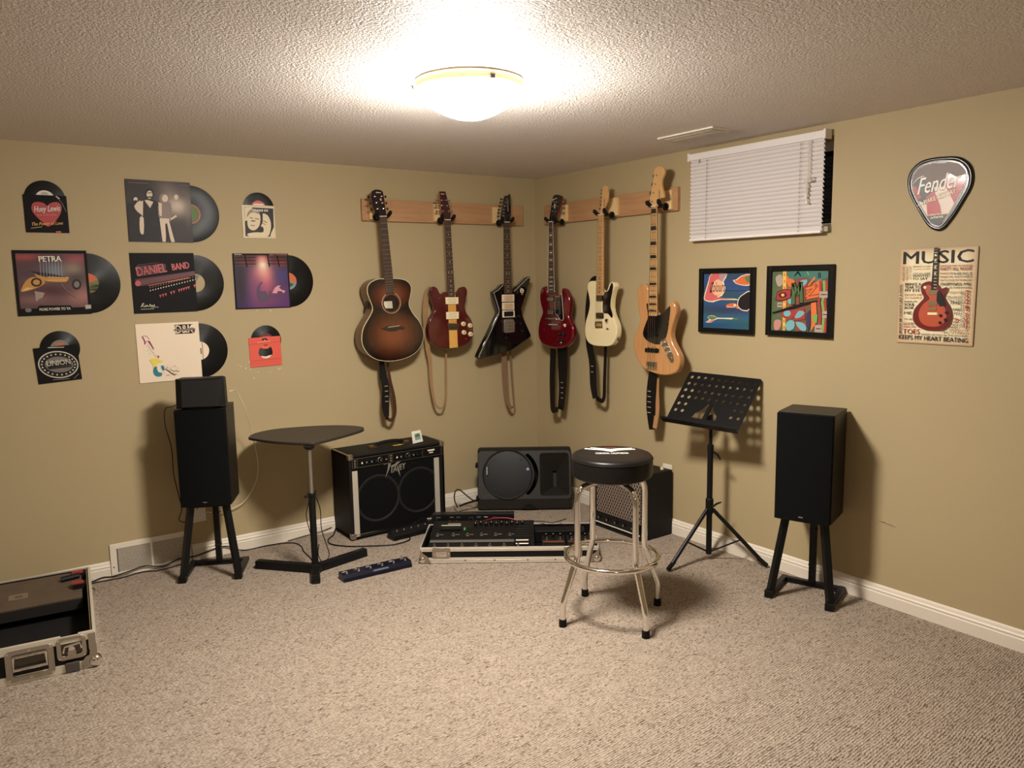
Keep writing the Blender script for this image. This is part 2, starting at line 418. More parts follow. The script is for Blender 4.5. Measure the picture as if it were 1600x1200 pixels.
STRAPS = {'acoustic': [[(-1.269, 1.05), (-1.265, 0.95), (-1.255, 0.885), (-1.264, 0.765), (-1.263, 0.692)], [(-1.223, 1.023), (-1.21, 0.901), (-1.192, 0.802), (-1.191, 0.708), (-1.22, 0.663), (-1.259, 0.688)]],
 'burgundy': [[(-0.888, 1.482), (-0.926, 1.459), (-0.945, 1.322), (-0.938, 1.117), (-0.923, 1.013), (-0.919, 0.867), (-0.899, 0.74), (-0.867, 0.698)], [(-0.867, 0.698), (-0.833, 0.707), (-0.806, 0.793), (-0.797, 0.919), (-0.792, 1.075)]],
 'black': [[(-0.343, 1.035), (-0.345, 0.925), (-0.343, 0.791), (-0.329, 0.687), (-0.308, 0.644)], [(-0.308, 0.644), (-0.275, 0.654), (-0.273, 0.739), (-0.276, 0.874), (-0.277, 1.053)]],
 'cherry': [[(0.331, 1.056), (0.322, 0.923), (0.319, 0.768), (0.324, 0.644)], [(0.407, 1.082), (0.412, 0.931), (0.41, 0.778), (0.394, 0.644)]],
 'white': [[(0.757, 1.529), (0.69, 1.506), (0.664, 1.343), (0.675, 1.139), (0.718, 0.997), (0.735, 0.854), (0.76, 0.766)], [(0.76, 0.766), (0.814, 0.76), (0.815, 0.903), (0.815, 1.106)]],
 'bass': [[(1.254, 0.981), (1.244, 0.867), (1.245, 0.753), (1.262, 0.636)], [(1.274, 0.976), (1.28, 0.871), (1.292, 0.758), (1.283, 0.647)]]}

# ================================================================ THE SETTING
WX, BY = -5.6, -6.6
mb = MB(); mb.box(((WX)/2, BY/2, -.05), (-WX+.4, -BY+.4, .1), CARPET); struct('floor', mb)
mb = MB(); mb.box(((WX)/2, BY/2, RH+.05), (-WX+.4, -BY+.4, .1), CEILM); struct('ceiling', mb)
mb = MB(); mb.box((WX/2, .06, RH/2), (-WX+.24, .12, RH), WALLM); struct('wall_left', mb)
mb = MB(); mb.box((WX-.06, BY/2, RH/2), (.12, -BY, RH), WALLM); struct('wall_near', mb)
mb = MB(); mb.box((WX/2, BY-.06, RH/2), (-WX+.24, .12, RH), WALLM); struct('wall_back', mb)
OY0, OY1, OZ0, OZ1 = -2.302, -1.51, 1.735, 2.165   # window opening in the right wall
mb = MB()
def slab(y0, y1, z0, z1): mb.box((.1, (y0+y1)/2, (z0+z1)/2), (.2, abs(y1-y0), abs(z1-z0)), WALLM)
slab(BY, OY0, 0, RH); slab(OY1, 0, 0, RH); slab(OY0, OY1, 0, OZ0); slab(OY0, OY1, OZ1, RH)
struct('wall_right', mb)
# little basement window: frame and dark pane set back in the opening
mb = MB(); cy, cz = (OY0+OY1)/2, (OZ0+OZ1)/2; oh = OZ1-OZ0; ow = OY1-OY0
for y in (OY0+.02, cy, OY1-.02): mb.box((.17, y, cz), (.04, .04, oh), TRIM)
for z in (OZ0+.02, OZ1-.02): mb.box((.17, cy, z), (.04, ow, .04), TRIM)
win = struct('window_1', mb)
mb = MB(); mb.box((.185, cy, cz), (.006, ow-.04, oh-.04), mat('night_glass', (6, 7, 9), .05, spec=.6)); mb.build('pane', win)
# baseboards with a stepped profile
def baseboard(name, p0, p1, n):
    p0 = Vector(p0); p1 = Vector(p1); d = (p1-p0); L = d.length; d.normalize()
    prof = [(0, 0), (.014, 0), (.014, .052), (.0115, .055), (.0115, .060), (.013, .063), (.013, .066), (.009, .072), (.007, .082), (.004, .088), (0, .09)]
    vs = [(*(p0+n_*Vector(n)).to_2d(), z) for n_, z in prof]+[(*(p1+n_*Vector(n)).to_2d(), z) for n_, z in prof]
    N = len(prof); fs = [(i, (i+1) % N, (i+1) % N+N, i+N) for i in range(N)]+[tuple(range(N-1, -1, -1)), tuple(range(N, 2*N))]
    m_ = MB(); m_.add(vs, fs, TRIM, False); return struct(name, m_)
baseboard('baseboard_left', (-2.435, 0, 0), (0, 0, 0), (0, -1, 0))
baseboard('baseboard_far_left', (WX, 0, 0), (-2.848, 0, 0), (0, -1, 0))
baseboard('baseboard_right', (0, 0, 0), (0, BY, 0), (-1, 0, 0))
baseboard('baseboard_back', (0, BY, 0), (WX, BY, 0), (0, 1, 0))
baseboard('baseboard_near', (WX, BY, 0), (WX, 0, 0), (1, 0, 0))
# old scuff in the paint on the right wall
mb = MB(); crk = [(0, -2.60, .392), (0, -2.625, .391), (0, -2.64, .386), (0, -2.655, .3865), (0, -2.685, .379)]
mb.tube([(-.0006, y, z) for _, y, z in crk], [.0004, .002, .0008, .0015, .0003], mat('scuff_brown', (96, 70, 42), .7), 6)
struct('trim_1', mb)
# filler specks on the left wall
mb = MB(); random.seed(3)
for (x0, x1, z0, z1, n) in ((-2.12, -1.83, .99, 1.09, 16), (-2.12, -1.9, 1.28, 1.39, 2)):
    for i in range(n):
        x = random.uniform(x0, x1); z = random.uniform(z0, z1); mb.disc((x, -.0006, z), random.uniform(.0015, .0035), mat('filler_white', (232, 214, 180), .7), seg=8)
struct('trim_2', mb)

# ================================================================ ceiling fixture
def ceiling_lamp(xy, strength, label, part=True):
    t = thing('ceiling_light', label, 'light', (xy[0], xy[1], RH-.0))
    mb = MB(); mb.lathe([(0, 0), (.186, 0), (.192, -.003), (.193, -.008), (.190, -.012), (.190, -.026), (.194, -.033), (.194, -.037), (.184, -.037), (.184, -.014), (0, -.014)], mat('pan_cream', (216, 192, 150), .4), 48)
    mb.build('pan', t)
    mb = MB(); g = m_emit('lit_frosted_glass', LAMP_COL, strength)
    prof = [(.190, -.0385), (.1965, -.040), (.199, -.0425)]
    for i in range(13):
        a = i/12*PI/2; rr = .1985*math.cos(a) if i < 12 else 0; prof.append((rr, -.043-.091*(1-(rr/.1985)**1.8)))
    mb.lathe(prof, g, 56); mb.build('glass_bowl', t)
    for a in (-100, 20, 152):
        mb = MB(); c, s_ = math.cos(math.radians(a)), math.sin(math.radians(a)); X = T(.192*c, .192*s_, -.022) @ R(math.radians(a), 'Z')
        mb.M = X; mb.box((.006, 0, -.006), (.006, .016, .016), DKG); mb.tube([(.004, 0, .012), (.010, 0, .010), (.010, 0, -.002)], .003, NKL, 8); mb.build('clip', t)
    return t
ceiling_lamp(LAMP, LAMP_STRENGTH, 'lit flush ceiling light with frosted white glass bowl')
ceiling_lamp(LAMP2, LAMP2_STRENGTH, 'second flush ceiling light outside the left edge of the view')
ceiling_lamp(LAMP3, LAMP3_STRENGTH, 'third flush ceiling light at the back of the room, behind the viewer')

# ceiling air register
t = thing('ceiling_register', 'white slotted air register in the stippled ceiling beside the blind', 'vent', (-.372, -1.775, RH))
mb = MB(); mb.box((0, 0, -.004), (.125, .355, .008), TRIM); mb.build('frame', t, bevel=.003)
for s_ in (-1, 1):
    mb = MB()
    for k in range(26): mb.box((s_*.025, -.15+k*.012, -.0095), (.036, .004, .004), TRIM, R(.5, 'X'))
    mb.box((s_*.025, 0, -.0082), (.04, .31, .0012), DKG); mb.build('louvre', t)

# return air grille in the baseboard
t = thing('return_air_grille', 'white louvred return air grille set in the left baseboard', 'vent', (-2.6415, 0, 0))
mb = MB(); W_, H_ = .405, .178
mb.box((0, -.004, H_-.014), (W_, .008, .028), TRIM); mb.box((0, -.004, .010), (W_, .008, .020), TRIM)
for x in (-W_/2+.016, W_/2-.016): mb.box((x, -.004, H_/2-.004), (.032, .008, H_-.048), TRIM)
mb.box((0, -.004, H_/2), (.012, .009, H_-.03), TRIM); mb.build('frame', t, bevel=.0015)
mb = MB(); mb.box((0, -.001, H_/2), (W_-.04, .001, H_-.03), DKG); mb.build('backing', t)
for s_ in (-1, 1):
    mb = MB()
    for k in range(17): mb.box((s_*.086, -.005, .0245+k*.0077), (.160, .0012, .0064), TRIM, R(.5, 'X'))
    mb.build('louvre', t)
for x in (-.19, .19): mb = MB(); mb.knob((x, -.008, .055), .004, .002, NKL, seg=10); mb.build('screw', t)

# wall outlets
def outlet(loc, rz, label):
    t = thing('wall_outlet', label, 'outlet', loc, rz)
    mb = MB(); mb.plate([rrect(-.036, -.058, .036, .058, .006)], -.003, .006, TRIM, .002); mb.build('cover_plate', t)
    for z in (-.024, .024):
        mb = MB(); mb.plate([rrect(-.017, z-.014, .017, z+.014, .008)], -.0068, .002, WHT)
        for x in (-.006, .006): mb.box((x, -.0079, z+.002), (.002, .0006, .009), INK)
        mb.build('socket', t)
    return t
outlet((-2.385, 0, .272), 0, 'white outlet on the left wall behind the left speaker stand')
outlet((0, -1.285, .357), -PI/2, 'white outlet on the right wall above the small practice amplifier')

# ================================================================ venetian blind
t = thing('venetian_blind', 'white venetian blind closed over the small basement window', 'blind', (-.003, (-1.468-2.283)/2, 1.72), -PI/2)
BW = .815; BLW = mat('blind_white', (226, 219, 216), .4)
mb = MB(); mb.box((0, -.027, .449), (BW, .045, .036), BLW); mb.build('headrail', t, bevel=.003)
for s_ in (-1, 1): mb = MB(); mb.box((s_*(BW/2+.004), -.027, .450), (.012, .052, .044), BLW); mb.build('end_bracket', t, bevel=.002)
mb = MB(); ns = 21; sw = BW-.008
for k in range(ns):
    z = .022+k*(.402/(ns-1)); a = .88
    pr = []
    for j in range(5):
        q = (j/4-.5)*.0275; b = .0018*(1-(2*(j/4-.5))**2); pr.append((-.034-q*math.cos(a)-b*math.sin(a), z+q*math.sin(a)-b*math.cos(a)))
    vs = []; 
    for x in (-sw/2, sw/2): vs += [(x, y, zz) for y, zz in pr]+[(x, y-.0007, zz) for y, zz in pr]
    fs = []
    for j in range(4): fs += [(j, j+1, 11+j, 10+j), (5+j+1, 5+j, 15+j, 15+j+1)]
    fs += [(0, 10, 15, 5), (4, 9, 19, 14), (0, 5, 6, 1), (1, 6, 7, 2), (2, 7, 8, 3), (3, 8, 9, 4)]
    mb.add(vs, fs, BLW, True)
mb.build('slats', t)
mb = MB(); mb.box((0, -.034, .006), (sw, .024, .014), BLW); mb.build('bottom_rail', t, bevel=.004)
mb = MB(); CORD = mat('cord_white', (205, 195, 180), .7)
for x in (-.285, .285):
    mb = MB(); mb.tube([(x, -.050, .43), (x, -.050, .008)], .0009, CORD, 5)
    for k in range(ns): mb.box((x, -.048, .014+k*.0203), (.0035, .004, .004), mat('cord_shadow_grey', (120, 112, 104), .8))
    mb.build('ladder_cord', t)
mb = MB(); mb.tube([(.335, -.055, .43), (.336, -.058, .30), (.334, -.056, .245)], .0014, CORD, 6); mb.tube([(.340, -.055, .43), (.340, -.058, .32), (.338, -.056, .245)], .0014, CORD, 6)
mb.tube(spline3([(.338, -.056, .25), (.352, -.062, .262), (.365, -.06, .252), (.348, -.066, .243), (.328, -.06, .252), (.318, -.058, .243), (.338, -.064, .238), (.36, -.06, .243), (.338, -.058, .25)]), .0018, CORD, 6)
mb.tube([(.336, -.058, .245), (.326, -.056, .20), (.330, -.058, .185)], .003, CORD, 6); mb.tube([(.336, -.058, .245), (.334, -.056, .20), (.332, -.058, .16)], .0028, CORD, 6)
mb.lathe([(0, .022), (.003, .02), (.006, 0), (0, 0)], WHT, 12, T(.328, -.057, .165)); mb.lathe([(0, .022), (.003, .02), (.006, 0), (0, 0)], WHT, 12, T(.333, -.058, .14))
mb.build('pull_cord', t)
mb = MB(); mb.tube([(-BW/2+.07, -.05, .432), (-BW/2+.07, -.058, .42), (-BW/2+.07, -.06, .412)], .004, WHT, 8); mb.build('wand_hook', t)
mb = MB(); mb.box((sw/2+.012, -.012, .018), (.022, .024, .026), mat('hold_down_grey', (150, 145, 120), .4)); mb.build('hold_down_bracket', t, bevel=.003)

# ================================================================ prints: a unit square of artwork
def homog(src):
    """zoomed quad TL, TR, BL, BR -> unit square (u right, v up)"""
    dst = [(0, 1), (1, 1), (0, 0), (1, 0)]; A = []; b = []
    for (x, y), (u, v) in zip(src, dst):
        A.append([x, y, 1, 0, 0, 0, -u*x, -u*y]); b.append(u); A.append([0, 0, 0, x, y, 1, -v*x, -v*y]); b.append(v)
    h = np.linalg.solve(np.array(A, float), np.array(b, float)); return np.append(h, 1).reshape(3, 3)
class Art:
    def __init__(s, mb, quad, w, h, y): s.mb = mb; s.H = homog(quad); s.w = w; s.h = h; s.y = y; s.k = 0
    def m(s, q):
        v = s.H @ np.array([q[0], q[1], 1.]); u, t = v[0]/v[2], v[1]/v[2]
        return (min(max(u, .002), .998)*s.w-s.w/2, min(max(t, .002), .998)*s.h)
    def ly(s): s.k += 1; return s.y-.0001*s.k
    def poly(s, pts, m, smooth=0):
        P = [s.m(q) for q in pts]
        if smooth: P = smooth_loop(P, smooth, 1.)
        P = [(min(max(a, -s.w/2), s.w/2), min(max(b, 0), s.h)) for a, b in P]
        s.mb.plate([P], s.ly(), .00004, m) ; return s
    def ell(s, c, rx, ry, m, seg=24, rot=0.):
        r_ = math.radians(rot)
        return s.poly([(c[0]+rx*math.cos(2*PI*k/seg)*math.cos(r_)-ry*math.sin(2*PI*k/seg)*math.sin(r_), c[1]+rx*math.cos(2*PI*k/seg)*math.sin(r_)+ry*math.sin(2*PI*k/seg)*math.cos(r_)) for k in range(seg)], m)
    def line(s, pts, wd, m):
        P = [Vector((*s.m(q), 0)) for q in pts]; wd = wd*s.w
        y = s.ly()
        for a, b in zip(P[:-1], P[1:]):
            d = (b-a); 
            if d.length == 0: continue
            d.normalize(); n = Vector((-d.y, d.x, 0))*wd/2; e = d*wd*.25
            q = [a-e+n, b+e+n, b+e-n, a-e-n]; s.mb.face([(v.x, v.y) for v in q], y, m)
        return s
    def text(s, body, p0, p1, m, ht, shear=0., bold=0., space=1.):
        """text whose baseline runs p0 -> p1, cap height ht in zoomed pixels"""
        a = Vector(s.m(p0)); b = Vector(s.m(p1)); c = Vector(s.m((p0[0], p0[1]-ht)))
        L = (b-a).length; ang = math.atan2(b.y-a.y, b.x-a.x)
        H = abs((c-a).length); dx = H*min(bold, .05)*1.6
        for q in ((0,) if bold < .015 else (-dx/2, dx/2)): s.mb.text(body, a.x+q, a.y, 1, m, s.ly(), 0, 'LEFT', shear, rot=ang, fit=(L-abs(q)*2, H), space=space)
        return s
def paint_grid(mb, w, h, y, n, base, blobs):
    """a print whose colours are laid down as soft blots: (u, v, ru, rv, rgb, alpha)"""
    k0 = len(mb.v); vs = []; fs = []
    for j in range(n+1):
        for i in range(n+1): vs.append((w*(i/n-.5), y, h*j/n))
    for j in range(n):
        for i in range(n): a = j*(n+1)+i; fs.append((a, a+1, a+n+2, a+n+1))
    mb.add(vs, fs, PAINT, False); mb.vc = mb.vc or {}
    for j in range(n+1):
        for i in range(n+1):
            u, v = i/n, j/n; c = np.array(base(u, v) if callable(base) else base, float)
            for (bu, bv, ru, rv, rgb, al) in blobs:
                d = ((u-bu)/ru)**2+((v-bv)/rv)**2
                if d < 6: f = al*math.exp(-d); c = c*(1-f)+np.array(rgb)*f
            mb.vc[k0+j*(n+1)+i] = lin(c)
SLB = mat('sleeve_black', (20, 17, 18), .55, spec=.25)
def sleeve_shell(mb, w, h, m, rot=0):
    mb.box((0, -.0042, h/2), (w, .0010, h), m); mb.box((0, -.0006, h/2), (w, .0010, h), m)
    mb.box((0, -.0024, .0005), (w, .0026, .001), m); mb.box((-w/2+.0005, -.0024, h/2), (.001, .0026, h-.002), m)
VIN = mat('vinyl', (9, 9, 10), .32, spec=.7)
t_ = NT(VIN); tc_ = t_.n('TexCoord').outputs['Object']; sp_ = t_.n('SeparateXYZ'); t_.l(tc_, sp_.inputs[0])
rr_ = t_.math('SQRT', t_.math('ADD', t_.math('POWER', sp_.outputs[0], 2.), t_.math('POWER', sp_.outputs[2], 2.)))
t_.l(t_.bump(t_.math('SINE', t_.math('MULTIPLY', rr_, 2600.)), .25, .0006), t_.b.inputs['Normal'])
def record(loc, r, label, cat, lab, hole=None):
    """vinyl disc standing out of its sleeve; lab = list of (radius, material)"""
    t = thing('vinyl_record', label, cat, loc, 0, 'records half out of their sleeves')
    mb = MB(); mb.lathe([(.004, .0006), (r-.001, .0006), (r, 0), (r-.001, -.0006), (.004, -.0006)], VIN, 72, FRONT); mb.build('disc', t, sharp=60)
    mb = MB()
    for i, it in enumerate(lab):
        if len(it) == 2: mb.lathe([(.0036, .0009+.0001*i), (it[0], .0009+.0001*i)], it[1], 40, FRONT)
        elif it[0] == 't': mb.text(it[1], it[2], it[3], it[4], it[5], -.0012, rot=it[6] if len(it) > 6 else 0)
        else: mb.plate([it[1]], -.0012, .0001, it[2])
    mb.build('centre_label', t)
    return t
LBW = mat('label_white', (222, 214, 196), .6); LBP = mat('label_pink', (196, 98, 96), .6); LBO = mat('label_orange', (196, 96, 52), .6)
LBG = mat('label_green', (92, 112, 62), .6); LBT = mat('label_tan', (168, 150, 112), .6); LBGY = mat('label_grey', (120, 112, 104), .6); LBB = mat('label_blue_grey', (120, 135, 140), .6)
LBMR = mat('label_maroon', (92, 40, 34), .6)
def half(r, a0, a1, n=14): return [(0, 0)]+[(r*math.cos(math.radians(a0+(a1-a0)*k/n)), r*math.sin(math.radians(a0+(a1-a0)*k/n))) for k in range(n+1)]
def sleeve(x, z, w, h, label, rot, art, mb=None, m=SLB):
    mb = MB(); sleeve_shell(mb, w, h, m); art(mb)
    t = thing('record_sleeve', label, 'record sleeve', (x, 0, z), 0, 'record sleeves on the left wall', rot=(0, -math.radians(rot), 0))
    mb.build('cover', t); return t
SW = .316
# --- space craft cover with grey sky, left column
def art_a(mb):
    n = 44
    paint_grid(mb, SW*.92, SW*.84, -.0049, n, (86, 62, 66), [(.2, .93, .4, .06, (168, 76, 66), .9), (.85, .9, .25, .08, (158, 70, 76), .9), (.5, .9, .22, .08, (52, 40, 62), .9), (.55, .68, .16, .16, (120, 128, 140), .9),
        (.15, .62, .2, .1, (78, 62, 72), .8), (.82, .72, .16, .14, (150, 134, 112), .8), (.85, .52, .12, .1, (62, 60, 58), .9), (.9, .22, .3, .2, (168, 118, 108), .9), (.5, .3, .3, .12, (74, 44, 48), .9), (.2, .16, .35, .1, (130, 96, 92), .8), (.3, .5, .2, .06, (128, 96, 64), .8)])
    for i in range(len(mb.v)-(n+1)**2, len(mb.v)): v = mb.v[i]; mb.v[i] = (v[0], v[1], v[2]+.035)
    A = Art(mb, [(145, 92), (1080, 97), (222, 915), (1148, 878)], SW, SW, -.0052)
    g = mat('ship_gold', (186, 132, 58), .5); g2 = mat('ship_gold_pale', (214, 176, 110), .5); d = mat('ship_dark', (40, 34, 30), .5)
    A.poly([(258, 605), (290, 520), (350, 450), (430, 425), (520, 450), (560, 500), (460, 560), (330, 600)], g, 3)
    A.poly([(262, 600), (330, 590), (420, 560), (330, 555)], g2)
    A.poly([(430, 380), (470, 400), (600, 430), (840, 420), (860, 440), (820, 485), (600, 480), (520, 460), (455, 420)], g, 2)
    A.poly([(370, 352), (560, 372), (700, 395), (850, 430), (600, 428), (470, 390)], d); A.line([(600, 425), (850, 432)], .012, g2); A.line([(600, 465), (830, 462)], .01, g2)
    A.ell((455, 490), 70, 55, d); A.ell((455, 490), 45, 34, g); A.poly([(430, 600), (560, 620), (530, 680), (480, 700), (450, 735), (440, 660)], mat('ship_leg', (150, 134, 120), .5))
    A.ell((960, 515), 60, 65, d); A.ell((960, 515), 35, 40, GREY)
    for x in range(500, 780, 38): A.line([(x, 230), (x+12, 420)], .006, mat('ray_blue', (148, 160, 172), .5))
    A.text('PETRA', (490, 235), (775, 230), mat('text_cream', (226, 220, 190), .5), 68, bold=.04)
    A.poly([(470, 800), (490, 780), (880, 775), (900, 795), (900, 850), (470, 860)], SLB); A.text('MORE POWER TO YA', (492, 846), (884, 828), mat('text_cream', (226, 220, 190), .5), 34, bold=.03)
    A.ell((350, 838), 40, 26, GREY); A.poly([(1065, 770), (1140, 765), (1145, 812), (1070, 820)], mat('tag_grey', (170, 160, 145), .5)); A.line([(770, 515), (830, 590), (950, 680)], .012, GREY)
sleeve(-2.987, 1.392, SW, SW, 'dark record sleeve with a golden spacecraft under a band name, leftmost large sleeve', 0, art_a)
record((-2.835, -.0024, 1.545), .150, 'large record half out of the spacecraft sleeve', 'record', [(.05, LBO), ('p', half(.05, 190, 380), LBG), ('p', half(.05, 240, 350), LBT)])
# --- black and white trio cover
def art_b(mb):
    paint_grid(mb, SW, SW, -.0049, 44, (52, 45, 44), [(.62, .86, .2, .18, (112, 96, 92), .9), (.78, .6, .22, .2, (208, 190, 172), .95), (.9, .82, .12, .1, (92, 84, 80), .8), (.2, .85, .25, .12, (44, 38, 36), .8), (.8, .2, .2, .2, (58, 52, 50), .8), (.95, .55, .06, .25, (128, 118, 110), .6)])
    A = Art(mb, [(105, 178), (1030, 228), (185, 1050), (1085, 1050)], SW, SW, -.0052)
    dk = mat('figure_dark', (30, 25, 26), .5); sk = mat('figure_pale', (206, 184, 160), .5); md = mat('figure_mid', (118, 98, 84), .5)
    A.poly([(150, 560), (200, 520), (245, 545), (330, 700), (420, 1040), (190, 1045)], dk, 2)
    A.ell((262, 470), 48, 58, dk); A.ell((268, 468), 30, 34, sk); A.ell((268, 500), 30, 22, dk)
    A.poly([(330, 500), (400, 470), (560, 480), (600, 620), (630, 1045), (420, 1045), (350, 720)], dk, 2)
    A.poly([(330, 500), (375, 480), (375, 700), (310, 640)], sk); A.poly([(250, 560), (330, 480), (355, 560), (340, 650), (300, 640)], sk, 2)
    A.poly([(395, 480), (440, 470), (520, 500), (475, 585)], sk); A.ell((462, 395), 62, 85, dk); A.ell((465, 400), 42, 58, sk); A.line([(435, 435), (500, 432)], .02, dk); A.line([(440, 375), (495, 372)], .012, dk)
    A.poly([(330, 720), (385, 720), (390, 930), (360, 945), (335, 900)], sk, 2)
    A.ell((672, 450), 70, 78, md); A.ell((685, 450), 42, 52, sk); A.poly([(600, 520), (760, 510), (775, 700), (770, 760), (620, 740), (590, 640)], md, 2); A.poly([(590, 500), (640, 520), (640, 700), (605, 680)], sk)
    A.poly([(610, 740), (740, 745), (825, 1045), (780, 1048), (700, 850), (700, 1045), (655, 1045)], sk); A.poly([(690, 800), (715, 790), (760, 1000), (705, 1040)], dk)
    A.ell((840, 430), 30, 36, sk); A.line([(840, 690), (760, 740), (620, 735)], .03, sk)
    A.line([(165, 232), (440, 240)], .012, mat('text_dull_red', (120, 50, 56), .5)); A.line([(880, 265), (1000, 268)], .012, mat('text_dull_red', (120, 50, 56), .5))
sleeve(-2.471, 1.754, SW, SW, 'black and white record sleeve picturing people standing, topmost large sleeve', -.4, art_b)
record((-2.318, -.0024, 1.905), .150, 'large shiny record half out of the black and white sleeve', 'record', [(.052, LBP), (.047, LBG)])
# --- black cover with red lettering
def art_c(mb):
    A = Art(mb, [(112, 140), (1072, 160), (188, 1040), (1120, 1000)], SW, SW, -.0050)
    rd = mat('text_brick_red', (176, 62, 62), .45); dr = mat('dark_red_band', (78, 38, 44), .45); og = mat('text_orange', (206, 118, 74), .45); wh = mat('text_cream', (226, 220, 190), .5)
    A.poly([(200, 540), (1080, 425), (1100, 490), (300, 640), (220, 620)], dr); A.line([(240, 330), (560, 300)], .01, dr)
    for k in range(4): A.line([(290, 560+18*k), (1090, 440+14*k)], .004, mat('band_line', (130, 80, 84), .45))
    A.poly([(215, 345), (660, 322), (668, 440), (245, 500), (228, 430)], dr); A.text('DANIEL', (240, 492), (690, 432), rd, 128, bold=.05); A.text('BAND', (765, 415), (1020, 385), rd, 95, bold=.05)
    A.ell((245, 600), 45, 42, rd); A.line([(400, 635), (1000, 520)], .008, og); A.line([(700, 580), (1000, 522)], .012, og)
    for k in range(18): A.ell((430+k*39, 705-k*9.2), 9, 9, wh, 6); A.ell((430+k*39, 660-k*9), 5, 9, og, 6)
    for q in (575, 615, 655, 735, 775, 850, 885, 920, 955, 990, 1075, 1095): z = 790-(q-575)*.29; A.poly([(q-17, z-20), (q+17, z-26), (q+2, z+24)], rd)
    A.line([(285, 945), (310, 890), (330, 890), (305, 930), (345, 942), (350, 915), (365, 940), (378, 912), (392, 938)], .007, wh); A.line([(405, 940), (420, 900), (432, 935), (450, 912), (462, 935), (485, 905), (488, 932)], .007, wh); A.line([(430, 945), (545, 942)], .005, wh); A.line([(285, 975), (480, 968)], .005, wh)
sleeve(-2.474, 1.385, SW, SW*.99, 'black record sleeve with large red block letters, centre of the record display', .2, art_c)
record((-2.317, -.0024, 1.538), .150, 'large record half out of the black sleeve with red letters', 'record', [(.049, LBT), ('p', half(.046, 60, 170), LBGY), ('p', [(-.03, -.035), (-.024, -.035), (-.024, .035), (-.03, .035)], mat('label_yellow', (200, 170, 70), .6))])
# --- purple cover with beam of light
def art_d(mb):
    def base(u, v): return (52+30*u*(1-v), 36+14*v, 62+46*(1-v)*(.4+u*.6)) if v < .8 else (70, 34, 36)
    paint_grid(mb, SW, SW*.98, -.0049, 48, base, [(.52, .5, .24, .34, (190, 96, 112), .95), (.52, .66, .15, .16, (232, 160, 140), .95), (.52, .8, .085, .1, (240, 230, 196), 1.), (.52, .9, .09, .06, (236, 150, 140), .8), (.4, .3, .14, .3, (120, 70, 110), .8), (.85, .6, .12, .14, (66, 62, 110), .9),
        (.1, .5, .1, .4, (40, 30, 36), .8), (.86, .82, .12, .05, (140, 60, 50), .8), (.2, .82, .14, .04, (128, 56, 60), .8), (.6, .12, .3, .12, (110, 62, 96), .8), (.85, .28, .15, .14, (88, 60, 96), .8)])
    A = Art(mb, [(138, 165), (1065, 175), (205, 1105), (1112, 1072)], SW, SW*.98, -.0052)
    fg = mat('silhouette_violet', (74, 48, 78), .5); pk = mat('glow_pink', (206, 140, 150), .5)
    A.poly([(140, 165), (1065, 175), (1067, 200), (142, 195)], SLB); A.poly([(140, 195), (165, 195), (230, 1100), (205, 1105)], SLB); A.poly([(205, 1085), (1112, 1058), (1112, 1072), (205, 1105)], SLB); A.poly([(1040, 175), (1065, 175), (1112, 1072), (1092, 1072)], SLB)
    for x in (345, 720, 880): A.line([(x, 200), (x+40, 390)], .022, SLB)
    for z in (235, 290, 345): A.line([(180, z), (530, z)], .01, SLB); A.line([(730, z), (1040, z)], .01, SLB)
    A.poly([(555, 880), (552, 760), (580, 690), (620, 650), (655, 652), (610, 700), (600, 790), (640, 810), (690, 800), (720, 850), (745, 870), (755, 800), (780, 810), (790, 880), (740, 930), (690, 980), (610, 985)], fg, 2)
    A.poly([(800, 830), (850, 740), (900, 705), (945, 715), (910, 740), (960, 780), (1020, 795), (990, 835), (950, 800), (890, 800), (880, 840)], pk)
    A.text('PETRA', (175, 192), (298, 192), WHT, 16, bold=.04); A.text('BEAT THE SYSTEM', (760, 198), (1050, 200), mat('text_pink', (200, 130, 130), .5), 16, bold=.03)
sleeve(-1.954, 1.388, SW, SW*.98, 'purple record sleeve with a beam of light and raised arms, rightmost large sleeve', 0, art_d)
record((-1.803, -.0024, 1.540), .150, 'large record half out of the purple sleeve', 'record', [(.049, LBO), ('p', half(.049, 180, 350), LBB), ('p', half(.035, 200, 330), LBG), ('p', half(.03, 60, 170), LBP)])
